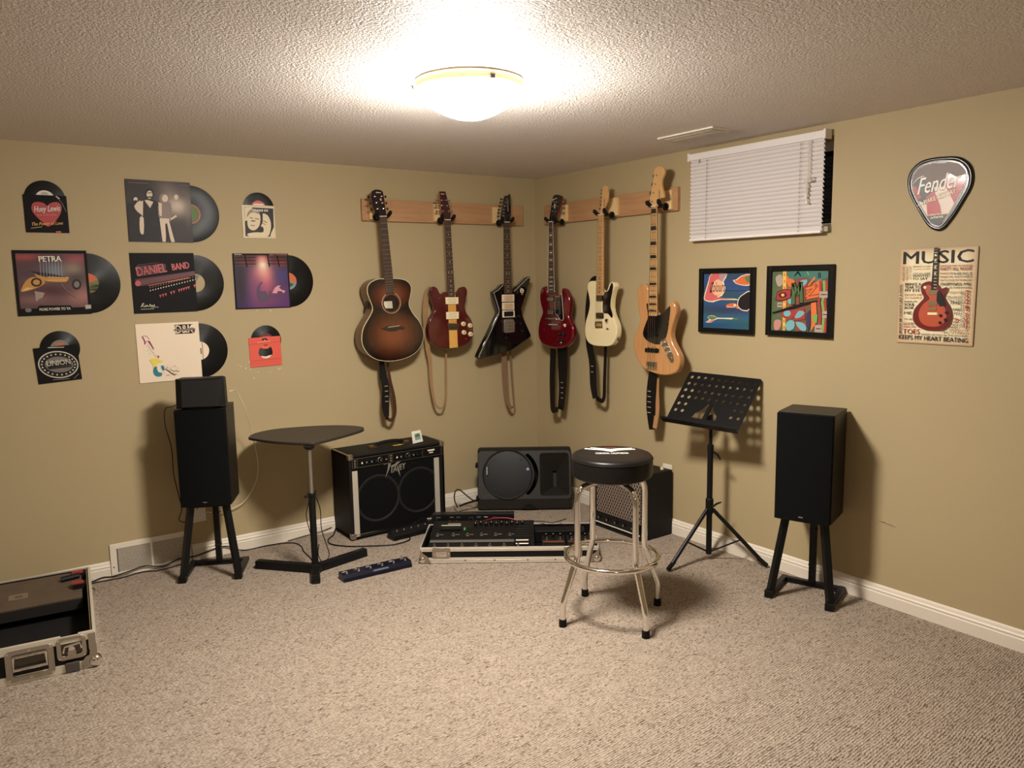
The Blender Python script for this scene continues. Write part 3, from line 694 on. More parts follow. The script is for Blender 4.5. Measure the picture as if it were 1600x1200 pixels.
# --- white cover
SLW = mat('sleeve_white', (232, 212, 186), .45)
def art_e(mb):
    A = Art(mb, [(110, 162), (1110, 118), (188, 1100), (1180, 1050)], SW, SW*.985, -.0050)
    mg = mat('print_magenta', (140, 34, 82), .5); tl = mat('print_teal', (22, 120, 136), .5); yl = mat('print_yellow', (226, 206, 82), .5)
    A.poly([(722, 172), (950, 160), (1020, 160), (960, 225), (1060, 240), (1045, 300), (1000, 312), (740, 322), (735, 240)], INK); A.text('D&K', (745, 312), (1040, 296), SLW, 130, bold=.06)
    A.poly([(710, 268), (740, 236), (860, 240), (1010, 215), (1065, 245), (1010, 262), (860, 272)], mat('print_grey', (120, 105, 92), .5), 2)
    A.line([(212, 370), (235, 345), (290, 350), (330, 405)], .008, mg); A.poly([(210, 360), (228, 355), (275, 440), (270, 480), (250, 482), (252, 440)], mg)
    A.poly([(300, 430), (335, 425), (400, 545), (398, 575), (350, 500)], mg); A.line([(275, 440), (315, 428)], .008, mg)
    for k in range(7): A.line([(292+k*20, 510+k*28), (320+k*20, 495+k*28)], .007, GREY)
    for q in ((305, 580), (335, 630)): A.ell(q, 8, 5, GREY, 6)
    A.poly([(450, 660), (470, 670), (488, 665), (475, 710), (460, 690)], mg)
    A.poly([(325, 725), (420, 705), (470, 720), (545, 765), (460, 780), (440, 825), (415, 850), (390, 840), (370, 775)], yl, 2)
    A.poly([(400, 855), (445, 835), (450, 880), (475, 930), (525, 940), (525, 985), (470, 1000), (415, 975), (390, 920)], tl, 2); A.poly([(510, 830), (550, 820), (570, 890), (545, 915), (520, 870)], tl)
    random.seed(5)
    for k in range(26): A.ell((random.uniform(560, 800), random.uniform(820, 990)), random.uniform(4, 9), random.uniform(3, 7), INK if k % 3 else mg, 6)
    A.line([(590, 880), (640, 920), (700, 970), (740, 975)], .01, INK); A.line([(650, 880), (700, 915), (790, 920)], .006, INK)
sleeve(-2.474, 1.018, SW, SW*.985, 'cream white record sleeve with a small painted instrument, above the left speaker', .2, art_e, m=SLW)
record((-2.320, -.0024, 1.170), .150, 'large record half out of the cream white sleeve', 'record', [(.050, SLW), ('p', [(.014, -.046), (.017, -.046), (.017, .046), (.014, .046)], LBMR), ('p', [(.002, -.018), (.009, -.018), (.009, .014), (.002, .014)], LBMR)])
# --- small sleeves
S7 = .183
def art_f(mb):
    A = Art(mb, [(287, 350), (825, 365), (325, 820), (872, 830)], S7, S7*.98, -.0050)
    ht = mat('heart_red', (168, 56, 58), .4); og = mat('text_yellow_orange', (222, 160, 70), .5)
    A.poly([(600, 750), (540, 700), (470, 640), (410, 570), (392, 510), (410, 460), (455, 442), (520, 447), (560, 465), (588, 490), (620, 460), (680, 442), (735, 450), (765, 490), (765, 550), (735, 620), (680, 690)], ht, 3)
    A.text('Huey Lewis', (430, 590), (762, 575), WHT, 95, shear=.35, bold=.03); A.text('AND THE NEWS', (460, 612), (705, 606), mat('text_faded_pink', (200, 130, 125), .5), 14, bold=.02)
    A.text('The Power of Love', (400, 738), (790, 722), og, 42, shear=.4, bold=.02); A.line([(385, 768), (520, 752)], .008, CRM); A.line([(690, 370), (770, 450), (825, 560)], .014, LBGY); A.line([(700, 372), (740, 400)], .02, LBW); A.poly([(695, 808), (760, 806), (765, 825), (700, 828)], LBP)
sleeve(-2.986, 1.793, S7, S7*.98, 'small black sleeve with a red heart, top left of the records', 0, art_f)
record((-2.986, -.0024, 1.954), .0875, 'small record with grey-white centre rising from the red heart sleeve', 'record', [(.041, LBW), ('p', [(-.016, .022), (.016, .022), (.016, .025), (-.016, .025)], LBGY), ('p', [(-.012, .028), (.012, .028), (.012, .031), (-.012, .031)], LBGY)])
def art_g(mb):
    A = Art(mb, [(300, 440), (825, 450), (325, 975), (865, 985)], S7, S7*.99, -.0050)
    dk = mat('photo_dark', (50, 42, 40), .5); sk = mat('photo_cream', (214, 196, 160), .5); md = mat('photo_mid', (136, 118, 98), .5)
    A.poly([(345, 475), (812, 490), (835, 955), (360, 945)], dk); A.poly([(350, 480), (470, 478), (470, 560), (380, 690), (355, 700)], sk)
    A.poly([(390, 690), (385, 600), (420, 545), (500, 540), (585, 570), (605, 660), (590, 760), (540, 830), (480, 850), (420, 820), (395, 760)], sk, 2); A.poly([(400, 560), (470, 500), (560, 520), (600, 590), (520, 560), (440, 570), (385, 640)], md, 2)
    A.poly([(640, 600), (650, 570), (720, 600), (765, 680), (780, 780), (760, 900), (700, 955), (420, 945), (400, 900), (540, 880), (650, 880), (650, 800), (610, 780), (640, 720)], sk, 2)
    A.poly([(780, 900), (830, 790), (838, 955), (770, 955)], sk)
    A.line([(430, 640), (480, 655)], .02, dk); A.line([(520, 655), (580, 665)], .02, dk); A.line([(455, 695), (515, 695)], .03, dk); A.line([(440, 765), (510, 772)], .018, dk); A.line([(650, 690), (710, 720)], .02, dk); A.line([(640, 735), (690, 750)], .015, dk)
    for x in (490, 525, 560, 595, 630, 675, 710): A.ell((x, 525), 15, 20, WHT, 8); A.ell((x, 525), 7, 10, dk, 6)
sleeve(-1.954, 1.783, S7, S7*.99, 'small cream bordered sleeve with a grey photograph of faces, top right of the records', 0, art_g, m=mat('sleeve_cream', (206, 192, 158), .5))
record((-1.950, -.0024, 1.948), .0875, 'small record with pink centre rising from the sleeve of faces', 'record', [(.043, LBP), ('p', [(-.030, .018), (.030, .018), (.026, .026), (-.026, .026)], LBW)])
def art_h(mb):
    A = Art(mb, [(175, 530), (960, 430), (232, 1135), (1010, 1060)], .190, .178, -.0050)
    wh = mat('print_silver', (190, 182, 166), .45)
    A.ell((600, 800), 360, 238, wh, 40, 0); A.ell((600, 800), 338, 218, INK, 40); A.ell((610, 800), 255, 140, mat('print_pewter', (110, 104, 98), .5), 30)
    for k in range(22):
        a = 2*PI*k/22; A.ell((600+298*math.cos(a), 800+180*math.sin(a)), 17, 15, wh, 7)
    A.poly([(400, 790), (820, 720), (830, 810), (410, 860)], INK); A.text('UNION', (392, 832), (820, 790), wh, 92, bold=.05); A.line([(420, 872), (830, 830)], .03, INK)
    A.line([(430, 508), (715, 492)], .02, wh); A.line([(480, 1065), (770, 1048)], .016, LBGY); A.line([(860, 1045), (950, 965)], .014, LBGY)
sleeve(-2.993, 1.060, .190, .178, 'small black sleeve with a silver oval emblem, lower left of the records', 3.2, art_h)
record((-2.982, -.0024, 1.225), .0875, 'small record with dark grey centre rising from the oval emblem sleeve', 'record', [(.043, LBGY), ('p', [(-.022, .020), (-.018, .031), (-.006, .025), (.004, .029), (.022, .030), (.016, .021), (-.006, .018)], LBO), ('p', half(.03, 200, 340), INK)])
def art_i(mb):
    A = Art(mb, [(305, 435), (1100, 405), (350, 1180), (1130, 1120)], .182, .168, -.0050)
    rd2 = mat('sleeve_fold_red', (168, 56, 44), .6); w_ = LBW
    A.line([(315, 600), (1115, 550)], .012, rd2); A.line([(350, 1025), (1125, 965)], .012, rd2); A.line([(350, 1090), (1040, 1035)], .006, rd2)
    A.ell((715, 495), 75, 48, mat('badge_maroon', (70, 22, 28), .6)); A.ell((715, 515), 26, 26, mat('badge_pink', (232, 170, 150), .6)); A.poly([(620, 512), (800, 505), (800, 560), (620, 560)], mat('sleeve_coral', (214, 84, 66), .6))
    A.text('polydor', (540, 572), (870, 548), mat('badge_pink', (232, 170, 150), .6), 44, bold=.03)
    A.ell((735, 800), 185, 168, mat('sleeve_coral_hi', (224, 96, 66), .6), 30); A.poly([(575, 890), (660, 940), (735, 975), (820, 940), (895, 870), (905, 800), (890, 720), (860, 665), (780, 715), (680, 715), (600, 685), (565, 740), (552, 820)], VIN)
    A.poly([(600, 890), (720, 912), (880, 868), (830, 930), (740, 965), (650, 940)], SLW); A.line([(690, 620), (780, 616)], .02, LBMR); A.line([(695, 645), (775, 641)], .012, LBMR)
sleeve(-1.958, 1.057, .182, .168, 'small coral red paper sleeve with a centre hole, lower right of the records', 1.2, art_i, m=mat('sleeve_coral', (214, 84, 66), .6))
record((-1.952, -.0024, 1.204), .0875, 'small record rising from the coral red paper sleeve', 'record', [(.043, LBMR), ('p', [(-.02, .020), (.02, .020), (.018, .024), (-.018, .024)], LBP)])

# ================================================================ framed pictures (right wall)
def frame(y, z0, w, h, label, quad, art):
    t = thing('picture_frame', label, 'picture', (0, y, z0), -PI/2, 'framed posters under the blind')
    mb = MB(); b = .026
    for x in (-w/2+b/2, w/2-b/2): mb.box((x, -.011, h/2), (b, .022, h), BLKF)
    for z in (b/2, h-b/2): mb.box((0, -.011, z), (w-2*b, .022, b), BLKF)
    mb.build('frame', t, bevel=.002)
    mb = MB(); mb.box((0, -.005, h/2), (w-.04, .006, h-.04), BLKF); A = Art(mb, quad, w-2*b, h-2*b, -.0082); mb.M = T(0, 0, b); art(A, mb); mb.M = I4; mb.build('print', t)
    return t
BLKF = mat('frame_black', (15, 13, 12), .35)
def art_j(A, mb):
    def base(u, v): return (44+10*v, 72+18*(1-v), 108+14*math.sin(v*16+u*3))
    paint_grid(mb, A.w, A.h, -.0081, 30, base, [(.5, .33, .6, .09, (54, 50, 84), .7), (.6, .2, .6, .07, (60, 100, 134), .6), (.2, .05, .5, .05, (34, 62, 100), .6)])
    pk = mat('wing_pink', (206, 96, 96), .5); cr = mat('wing_peach', (232, 176, 140), .5); dk = mat('wing_black', (34, 28, 32), .5); wh = mat('outline_cream', (228, 214, 186), .5); og = mat('beak_orange', (214, 104, 58), .5); gr = mat('leaf_green', (92, 118, 74), .5)
    A.poly([(190, 172), (350, 170), (315, 255), (335, 330), (300, 410), (260, 430), (430, 440), (460, 455), (290, 452), (210, 478), (130, 460), (120, 420), (140, 330), (165, 240)], wh, 2)
    A.poly([(195, 174), (335, 172), (300, 255), (322, 330), (290, 400), (250, 425), (430, 445), (280, 445), (200, 465), (135, 450), (128, 420), (150, 330), (172, 240)], pk, 2)
    A.poly([(215, 260), (280, 230), (322, 330), (290, 400), (230, 400), (200, 350)], cr, 2); A.poly([(270, 172), (350, 170), (305, 250), (270, 240)], mat('feather_grey', (170, 140, 140), .5))
    A.text('Colours', (180, 372), (335, 362), dk, 110, shear=.5); A.line([(180, 375), (215, 262)], .018, dk); A.line([(335, 352), (585, 356)], .006, dk)
    A.poly([(408, 240), (440, 235), (490, 195), (586, 178), (586, 290), (520, 302), (450, 285), (420, 262)], wh, 2); A.poly([(420, 245), (450, 240), (495, 202), (584, 186), (584, 280), (520, 293), (450, 278)], og, 2); A.poly([(520, 215), (584, 190), (584, 270), (545, 262)], gr)
    A.poly([(586, 358), (520, 385), (470, 430), (455, 500), (470, 540), (520, 572), (586, 550)], wh, 2); A.poly([(584, 370), (525, 392), (478, 432), (462, 500), (478, 535), (520, 562), (584, 540)], dk, 2)
    A.poly([(345, 525), (360, 498), (430, 488), (460, 520), (470, 555), (430, 530)], og, 2); A.ell((432, 508), 14, 14, wh, 10); A.line([(350, 530), (430, 530)], .01, wh)
    A.poly([(160, 640), (190, 620), (240, 628), (265, 645), (400, 645), (470, 655), (400, 662), (260, 656), (200, 695), (140, 692), (180, 668)], wh, 2); A.poly([(165, 640), (190, 625), (240, 634), (255, 648), (200, 668)], gr, 2); A.poly([(145, 690), (200, 672), (240, 660), (200, 690)], pk)
    A.ell((440, 656), 30, 8, gr)
frame(-1.706, 1.219, .368, .350, 'black framed print of pink and black birds on blue, left of the two frames', [(117, 165), (590, 160), (117, 750), (588, 772)], art_j)
def art_k(A, mb):
    paint_grid(mb, A.w, A.h, -.0081, 24, (84, 96, 66), [(.12, .5, .1, .5, (84, 110, 76), .8), (.5, .5, .25, .4, (160, 60, 52), .6), (.9, .6, .1, .4, (90, 90, 60), .6), (.3, .6, .1, .3, (190, 100, 60), .7)])
    rd = mat('mural_red', (158, 50, 48), .5); og = mat('mural_orange', (214, 108, 50), .5); bl = mat('mural_light_blue', (112, 168, 176), .5); tl = mat('mural_teal', (58, 110, 100), .5); gr = mat('mural_green', (74, 98, 56), .5); lg = mat('mural_lime', (118, 160, 76), .5); gy = mat('mural_grey', (168, 150, 136), .5); nv = mat('mural_navy', (48, 44, 78), .5); yl = mat('mural_yellow', (222, 184, 84), .5); dk = INK
    A.poly([(940, 150), (975, 150), (970, 780), (945, 780)], yl)
    for k in range(9): A.ell((958, 190+k*70), 8, 20, og, 8)
    A.poly([(980, 200), (1060, 260), (1040, 320), (990, 300)], og, 2)
    A.poly([(870, 220), (900, 190), (935, 200), (940, 290), (900, 315), (880, 280)], gy, 2); A.poly([(860, 690), (890, 665), (930, 680), (925, 740), (900, 780), (865, 775)], mat('mural_pink', (190, 130, 120), .5), 2)
    A.poly([(990, 150), (1060, 150), (1200, 150), (1380, 160), (1390, 215), (1260, 260), (1180, 220), (1060, 235), (1000, 225), (990, 190)], tl, 2); A.line([(1060, 200), (1090, 160), (1115, 200)], .02, dk); A.line([(1180, 160), (1195, 190)], .02, lg); A.text('B', (1290, 225), (1320, 225), dk, 55, bold=.05)
    A.poly([(1080, 260), (1150, 230), (1190, 260), (1160, 330), (1110, 330)], rd, 2); A.poly([(1095, 270), (1180, 240), (1170, 290), (1120, 320)], bl, 2)
    for x, y in ((1020, 460), (990, 600)): A.ell((x, y), 26, 42, bl, 16)
    A.ell((1000, 600), 70, 60, rd, 20); A.ell((990, 600), 36, 34, bl, 16)
    A.poly([(870, 460), (890, 370), (960, 340), (1030, 350), (1025, 440), (940, 470)], dk); A.poly([(876, 455), (895, 375), (960, 347), (1024, 356), (1018, 434), (940, 462)], rd); A.ell((945, 405), 42, 30, mat('mural_dark_red', (90, 30, 34), .5)); A.ell((945, 405), 16, 16, yl)
    A.line([(1050, 500), (1050, 290), (1090, 400), (1120, 280), (1130, 480)], .075, dk); A.line([(1050, 495), (1050, 295), (1090, 400), (1120, 290), (1130, 475)], .055, gr)
    A.poly([(1180, 350), (1310, 240), (1330, 300), (1310, 420), (1200, 440)], og, 2); A.line([(1180, 340), (1275, 305), (1165, 440), (1310, 410)], .055, rd); A.line([(1180, 340), (1275, 305), (1165, 440), (1310, 410)], .035, og); A.line([(1200, 300), (1260, 220)], .03, og)
    A.poly([(845, 590), (1010, 530), (1180, 480), (1390, 440), (1390, 455), (1200, 505), (1030, 560), (850, 605)], dk)
    A.poly([(1060, 560), (1160, 550), (1170, 660), (1060, 680)], rd); A.poly([(1075, 620), (1110, 570), (1165, 590), (1120, 640), (1070, 650)], bl, 2)
    A.poly([(975, 720), (1020, 670), (1065, 690), (1060, 760), (1000, 785)], bl, 2); A.poly([(1070, 690), (1180, 690), (1180, 785), (1100, 785)], rd); A.poly([(1075, 690), (1150, 700), (1180, 740), (1175, 785), (1120, 770)], bl, 2)
    A.poly([(1180, 600), (1220, 560), (1225, 700), (1200, 790), (1180, 700)], nv); A.poly([(1225, 490), (1275, 480), (1285, 680), (1230, 790)], og); A.poly([(1240, 620), (1290, 610), (1285, 700), (1240, 680)], lg)
    for x0, m_ in ((1315, rd), (1350, lg), (1375, rd)): A.poly([(x0-14, 260), (x0+12, 260), (x0+14, 380), (x0-4, 480), (x0+12, 600), (x0, 800), (x0-24, 800), (x0-12, 600), (x0-28, 480), (x0-10, 380)], m_, 2)
    for q in ((1350, 400, 44, 34), (1365, 610, 30, 36), (1300, 760, 36, 40), (920, 510, 24, 26)): A.poly([(q[0]-q[2], q[1]-q[3]), (q[0]+q[2], q[1]-q[3]), (q[0]+q[2], q[1]+q[3]), (q[0]-q[2], q[1]+q[3])], gy); A.line([(q[0]-q[2]*.6, q[1]), (q[0]+q[2]*.6, q[1])], .012, dk)
frame(-2.151, 1.223, .370, .350, 'black framed multicoloured poster with large letters, right of the two frames', [(838, 150), (1400, 140), (830, 778), (1385, 802)], art_k)

# ================================================================ embossed plectrum sign
PK = [(5, -163), (-20, -154), (-46, -130), (-81, -75), (-116, -16), (-132, 23), (-136, 65), (-122, 103), (-85, 133), (-36, 142), (24, 140), (72, 132), (108, 108), (127, 79), (134, 43), (128, 3), (105, -42), (73, -99), (40, -145), (23, -159)]
PI_ = [(1, -143), (-21, -134), (-41, -106), (-76, -50), (-104, 2), (-115, 47), (-111, 84), (-84, 113), (-35, 125), (13, 125), (67, 113), (97, 90), (111, 58), (104, 17), (87, -26), (63, -68), (38, -115), (19, -139)]
t = thing('plectrum_sign', 'glossy tin sign shaped like a plectrum with white script lettering', 'sign', (0, -2.795, 1.86), -PI/2)
GLB = mat('gloss_black_tin', (14, 11, 11), .3, spec=.5, coat=.15)
mb = MB(); pk = smooth_loop(PK, 4); n = len(pk); pin = smooth_loop(PI_, 4)
rings = [(1.0, -.001), (.995, -.007), (.97, -.012), (.92, -.0125), (.88, -.009), (.86, -.009)]
vs = []
for s_, y in rings:
    for q in pk: vs.append((q[0]*s_, y, q[1]*s_))
fs = []
for i in range(len(rings)-1):
    for k in range(n): a = i*n+k; b = i*n+(k+1) % n; fs.append((a, a+n, b+n, b))
mb.add(vs, fs, GLB, True); mb.add(vs[-n:], [tuple(range(n-1, -1, -1))], GLB, False); mb.build('tin_body', t, sharp=80)
mb = MB()
cols = {'s': mat('tin_silver', (122, 108, 102), .5), 'r': mat('tin_red', (170, 40, 42), .4, coat=.15), 'c': mat('tin_cream', (216, 196, 180), .4, coat=.15), 'd': mat('tin_dark', (46, 36, 36), .4, coat=.15)}
inn = [(q[0]*.955, q[1]*.955) for q in pin]
mb.plate([inn], -.0098, .0006, cols['c'])
# clipped colour fields: keep points inside the plectrum
def clipfield(pts, m_, k):
    P = [(x/1000, z/1000) for x, z in pts]; out = []
    for i in range(len(inn)): pass
    def inside(p_, q_): return None
    poly = P
    for i in range(len(inn)):                      # Sutherland-Hodgman against the (convex) plectrum
        a = inn[i-1]; b = inn[i]; new = []
        ccw = 1 if AR > 0 else -1
        sd = lambda q: ccw*((b[0]-a[0])*(q[1]-a[1])-(b[1]-a[1])*(q[0]-a[0]))
        for j in range(len(poly)):
            p_, q_ = poly[j-1], poly[j]; sp, sq = sd(p_), sd(q_)
            if (sp >= 0) != (sq >= 0):
                f = sp/(sp-sq); new.append((p_[0]+(q_[0]-p_[0])*f, p_[1]+(q_[1]-p_[1])*f))
            if sq >= 0: new.append(q_)
        poly = new
        if len(poly) < 3: return
    mb.plate([poly], -.0102-.0002*k, .0002, m_)
AR = sum(inn[i-1][0]*inn[i][1]-inn[i][0]*inn[i-1][1] for i in range(len(inn)))
clipfield([(-140, 20), (140, 20), (140, 160), (-140, 160)], cols['s'], 0); clipfield([(-140, 85), (-30, 118), (20, 112), (60, 140), (-140, 160)], cols['d'], 1)
clipfield([(-140, 70), (-60, 60), (-20, 20), (-10, -30), (-60, -40), (-140, -10)], cols['d'], 1); clipfield([(-140, 40), (-95, 30), (-70, -20), (-120, -40)], cols['r'], 2)
clipfield([(20, 30), (40, 70), (70, 50), (110, 60), (120, -10), (70, -60)], cols['r'], 2); clipfield([(-50, -20), (-20, 5), (10, -60), (20, -110), (-40, -100)], cols['r'], 3); clipfield([(-60, -95), (60, -95), (0, -160)], cols['d'], 4)
mb.build('flag_print', t)
mb = MB(); wht = mat('enamel_white', (246, 242, 234), .5)
for i in range(len(pin)): pass
mb.tube([(q[0], -.0098, q[1]) for q in pin], .0013, wht, 6, closed=True); mb.build('outline', t)
mb = MB(); mb.text('Fender', -.090, -.008, 1, INK, -.0112, 0, shear=.45, rot=.10, fit=(.184, .068), bold=.012)
for q in (0, .0015): mb.text('Fender', -.088+q, -.006, 1, wht, -.0116-q*.1, 0, shear=.45, rot=.10, fit=(.180, .066))
mb.tube([(-.108, -.0118, .040), (-.088, -.0118, .062), (-.066, -.0118, .070), (-.056, -.0118, .060)], [.001, .003, .003, .001], wht, 6)
mb.text('MAKE HISTORY', -.058, -.050, 1, INK, -.0112, 0, rot=.27, fit=(.138, .022), bold=.02); mb.text('MAKE HISTORY', -.056, -.048, 1, CRM, -.0116, 0, rot=.27, fit=(.134, .019), bold=.01)
mb.tube([(-.084, -.0115, -.052), (-.062, -.0115, -.046)], .0014, wht, 5); mb.tube([(.082, -.0115, -.004), (.098, -.0115, .002)], .0014, wht, 5)
mb.text('A SINGLE CELLULOID', -.040, -.098, 1, CRM, -.0114, 0, fit=(.078, .007), rot=.05, bold=.02); mb.text('GUITAR PICK', -.026, -.110, 1, CRM, -.0114, 0, fit=(.052, .008), rot=.05, bold=.03)
mb.build('lettering', t)

# ================================================================ tin sign full of lettering
t = thing('music_sign', 'cream tin sign with words around a sunburst guitar, below the plectrum sign', 'sign', (0, -2.803, 1.222), -PI/2, rot=(math.radians(0), 0, -PI/2))
SWD, SHT = .322, .408
mb = MB(); mb.plate([rrect(-SWD/2, 0, SWD/2, SHT, .006)], -.0045, .003, mat('sign_tan_edge', (176, 146, 112), .45), .001)
paint_grid(mb, SWD-.012, SHT-.012, -.0064, 16, (232, 218, 182), [(0, .5, .08, 3., (190, 160, 124), .9), (1, .5, .08, 3., (190, 160, 124), .9), (.5, 0, 3., .05, (190, 160, 124), .8), (.5, 1, 3., .05, (190, 160, 124), .8)])
for i in range(len(mb.v)-17*17, len(mb.v)): v = mb.v[i]; mb.v[i] = (v[0], v[1], v[2]+.006)
mb.build('panel', t)
QD = [(100, 130), (912, 88), (72, 1103), (880, 1130)]
mb = MB(); A = Art(mb, QD, SWD, SHT, -.0066)
k_ = INK; r_ = mat('sign_dark_red', (150, 34, 30), .5); b_ = mat('sign_brown', (150, 92, 58), .5); g_ = mat('sign_grey', (110, 104, 92), .5); t2 = mat('sign_tan', (186, 142, 92), .5)
[A.text('MUSIC', (132+q, 288+r), (858+q, 258+r), k_, 126) for q, r in ((0, 0), (5, 0), (9, 0), (4, -4))]
LINES = [('MAKES LOVE', 240, 320, 420, 315, b_, 18), ('COME ALIVE', 240, 345, 420, 338, t2, 14), ('SAYS ALL I EVER', 240, 392, 425, 388, g_, 18), ('WANTED', 236, 418, 420, 412, k_, 24), ('TO SAY', 236, 448, 396, 444, k_, 26),
 ('BRINGS A', 162, 508, 328, 504, k_, 28), ('TEAR TO', 162, 540, 320, 536, k_, 28), ('MY EYE', 162, 572, 318, 570, k_, 28), ('MOVES ME', 160, 615, 340, 612, t2, 22), ('TO DANCE', 160, 645, 340, 642, t2, 20),
 ('MAKES MY', 158, 682, 296, 680, k_, 16), ('SOUL', 158, 718, 270, 716, k_, 28), ('ACHE', 158, 752, 256, 750, k_, 28), ('ME', 156, 806, 240, 806, g_, 30), ('TO BE', 155, 864, 250, 866, g_, 18), ('GOOD', 150, 918, 266, 920, b_, 30), ('TAPS MY', 148, 946, 290, 948, r_, 20), ('TOES', 150, 1010, 330, 1012, r_, 52),
 ('MAKES ME SING IN THE SHOWER', 345, 1020, 828, 1030, g_, 18), ('KEEPS MY HEART BEATING', 108, 1064, 832, 1092, k_, 46),
 ('MAKES ME WANNA', 526, 308, 858, 298, r_, 18), ('PARTY ALL NIGHT', 526, 348, 856, 338, r_, 34), ('MAKES ME', 524, 386, 660, 382, b_, 20), ('HEALS', 672, 388, 856, 382, g_, 26), ('MAKES ME', 524, 420, 660, 418, b_, 20), ('WOUNDS', 672, 418, 856, 412, g_, 22), ('OUT LOUD IS FEARLESS', 524, 454, 852, 448, r_, 20),
 ('INSPIRES ME', 536, 500, 850, 496, k_, 30), ('IS PASSION', 630, 530, 850, 526, k_, 18), ('MAKES ME', 620, 580, 750, 580, t2, 22), ('PLAYS', 610, 628, 750, 630, g_, 22), ('ALL OVER', 606, 646, 750, 648, g_, 12), ('THE', 636, 690, 748, 692, k_, 34), ('ME', 672, 758, 748, 760, k_, 24), ('TO', 680, 800, 748, 802, k_, 26), ('2', 674, 880, 740, 880, r_, 44), ('ROCK', 660, 910, 738, 912, k_, 18), ('BABY', 642, 936, 738, 938, k_, 18), ('CRANKS UP', 620, 964, 830, 968, b_, 20), ('MY STEREO', 570, 994, 830, 998, b_, 22)]
for s_, x0, y0, x1, y1, m_, h_ in LINES: A.text(s_, (x0, y0), (x1, y1), m_, h_, bold=.03)
A.text('MAKES ME DANCE LIKE A FOOL', (134, 1005), (148, 488), k_, 22, bold=.02) if False else None
def vtext(body, x, y0, y1, wd, m_, down=True):
    a = Vector(A.m((x, y0))); b = Vector(A.m((x, y1))); c = Vector(A.m((x+wd, y0))); L = (b-a).length
    mb.text(body, a.x, a.y, 1, m_, A.ly(), 0, 'LEFT', rot=math.atan2(b.y-a.y, b.x-a.x), fit=(L, (c-a).length), bold=.03)
vtext('MAKES ME DANCE LIKE A FOOL', 136, 1005, 490, 22, k_); vtext('ROCKS MY WORLD', 792, 545, 940, 44, r_); vtext('GETS THIS PARTY STARTED', 752, 545, 935, 20, g_); vtext('MAKES ME TWIST', 146, 450, 300, 20, t2); vtext('AND SHOUT', 182, 450, 300, 20, t2); vtext('OUT LOUD', 218, 440, 300, 16, b_)
mb.build('lettering', t)
mb = MB(); A.mb = mb
A.poly([(440, 460), (400, 462), (350, 485), (335, 520), (345, 580), (370, 630), (330, 680), (280, 740), (260, 800), (265, 870), (310, 930), (380, 960), (450, 968), (560, 965), (620, 930), (655, 870), (662, 800), (640, 720), (600, 660), (580, 620), (590, 590), (612, 545), (605, 515), (560, 530), (530, 520), (510, 490)], mat('picture_guitar_edge', (104, 30, 24), .4), 3)
A.poly([(430, 500), (395, 500), (375, 530), (400, 590), (430, 640), (370, 690), (330, 750), (320, 820), (350, 890), (420, 925), (520, 925), (580, 890), (610, 820), (600, 760), (570, 690), (540, 640), (560, 600), (540, 560), (500, 540)], mat('picture_guitar_centre', (178, 72, 34), .4), 3)
A.poly([(465, 108), (508, 108), (500, 550), (442, 550)], mat('picture_neck', (40, 32, 28), .4))
for k in range(13): y = 130+k*33; A.line([(472, y), (500, y)], .006, CRM)
for y in (180, 235, 305, 370): A.poly([(474, y), (494, y), (492, y+14), (472, y+14)], CRM)
for y in (548, 665): A.poly([(418, y), (512, y), (510, y+48), (416, y+48)], mat('picture_pickup', (140, 118, 90), .3, .5))
A.poly([(420, 735), (505, 735), (505, 760), (418, 760)], BRASS); A.poly([(415, 780), (515, 780), (515, 805), (415, 805)], CRM); A.poly([(530, 545), (560, 590), (608, 710), (540, 715), (505, 660), (508, 580)], mat('picture_guard', (30, 26, 26), .4)); A.ell((382, 522), 16, 16, CRM)
for q in ((612, 780), (552, 812), (603, 855), (548, 886)): A.ell(q, 17, 17, INK)
mb.build('guitar_picture', t)

# ================================================================ guitar racks
def rack(x0, x1, wall, nuts, label):
    """wall 'l' : x along +x ; wall 'r' : x along -y"""
    loc = ((x0+x1)/2, 0, 1.897) if wall == 'l' else (0, -(x0+x1)/2, 1.897); rz = 0 if wall == 'l' else -PI/2
    t = thing('guitar_rack', label, 'guitar rack', loc, rz, 'wall racks for guitars')
    mb = MB(); mb.box((0, -.0125, .066), (x1-x0, .025, .132), PINE); mb.build('board', t, bevel=.0025)
    mb = MB(); mb.sphere((.11 if wall == 'l' else -.36, -.0252, .07), .006, mat('wood_knot', (104, 58, 32), .6), 10, (1, .1, .7)); mb.sphere((.2 if wall == 'l' else -.36, -.0252, .03), .005, mat('wood_knot', (104, 58, 32), .6), 10, (1, .1, 1.5)); mb.build('knot', t) if False else None
    for nx, nz in nuts:
        x = nx-(x0+x1)/2; z = nz-1.897
        mb = MB(); mb.box((x, -.036, .062), (.078, .022, .108), PINEL); blk = mb.build('hanger_block', t, bevel=.002)
        mb = MB(); mb.lathe([(0, 0), (.022, 0), (.022, .005), (.008, .008), (.007, .05), (0, .05)], BLKM, 16, T(x, -.047, z+.002) @ FRONT)
        for s_ in (-1, 1):
            mb.tube(spline3([(x, -.092, z+.002), (x+s_*.02, -.102, z-.004), (x+s_*.034, -.115, z-.002), (x+s_*.038, -.135, z+.006), (x+s_*.041, -.150, z+.014)], 4), .0055, BLKM, 8)
        hk = mb.build('hook', blk)
        for s_ in (-1, 1):
            mb = MB(); mb.tube([(x+s_*.036, -.120, z+.002), (x+s_*.039, -.138, z+.010), (x+s_*.043, -.152, z+.022), (x+s_*.046, -.158, z+.034)], [.009, .0115, .0125, .008], RUB, 10); mb.build('rubber_pad', blk)
    return t
G_ = GUITARS
rack(-1.330, -.120, 'l', [(G_[k]['nut'][0], G_[k]['nut'][2]) for k in ('acoustic', 'burgundy', 'black')], 'pine board with guitar hooks on the left wall')
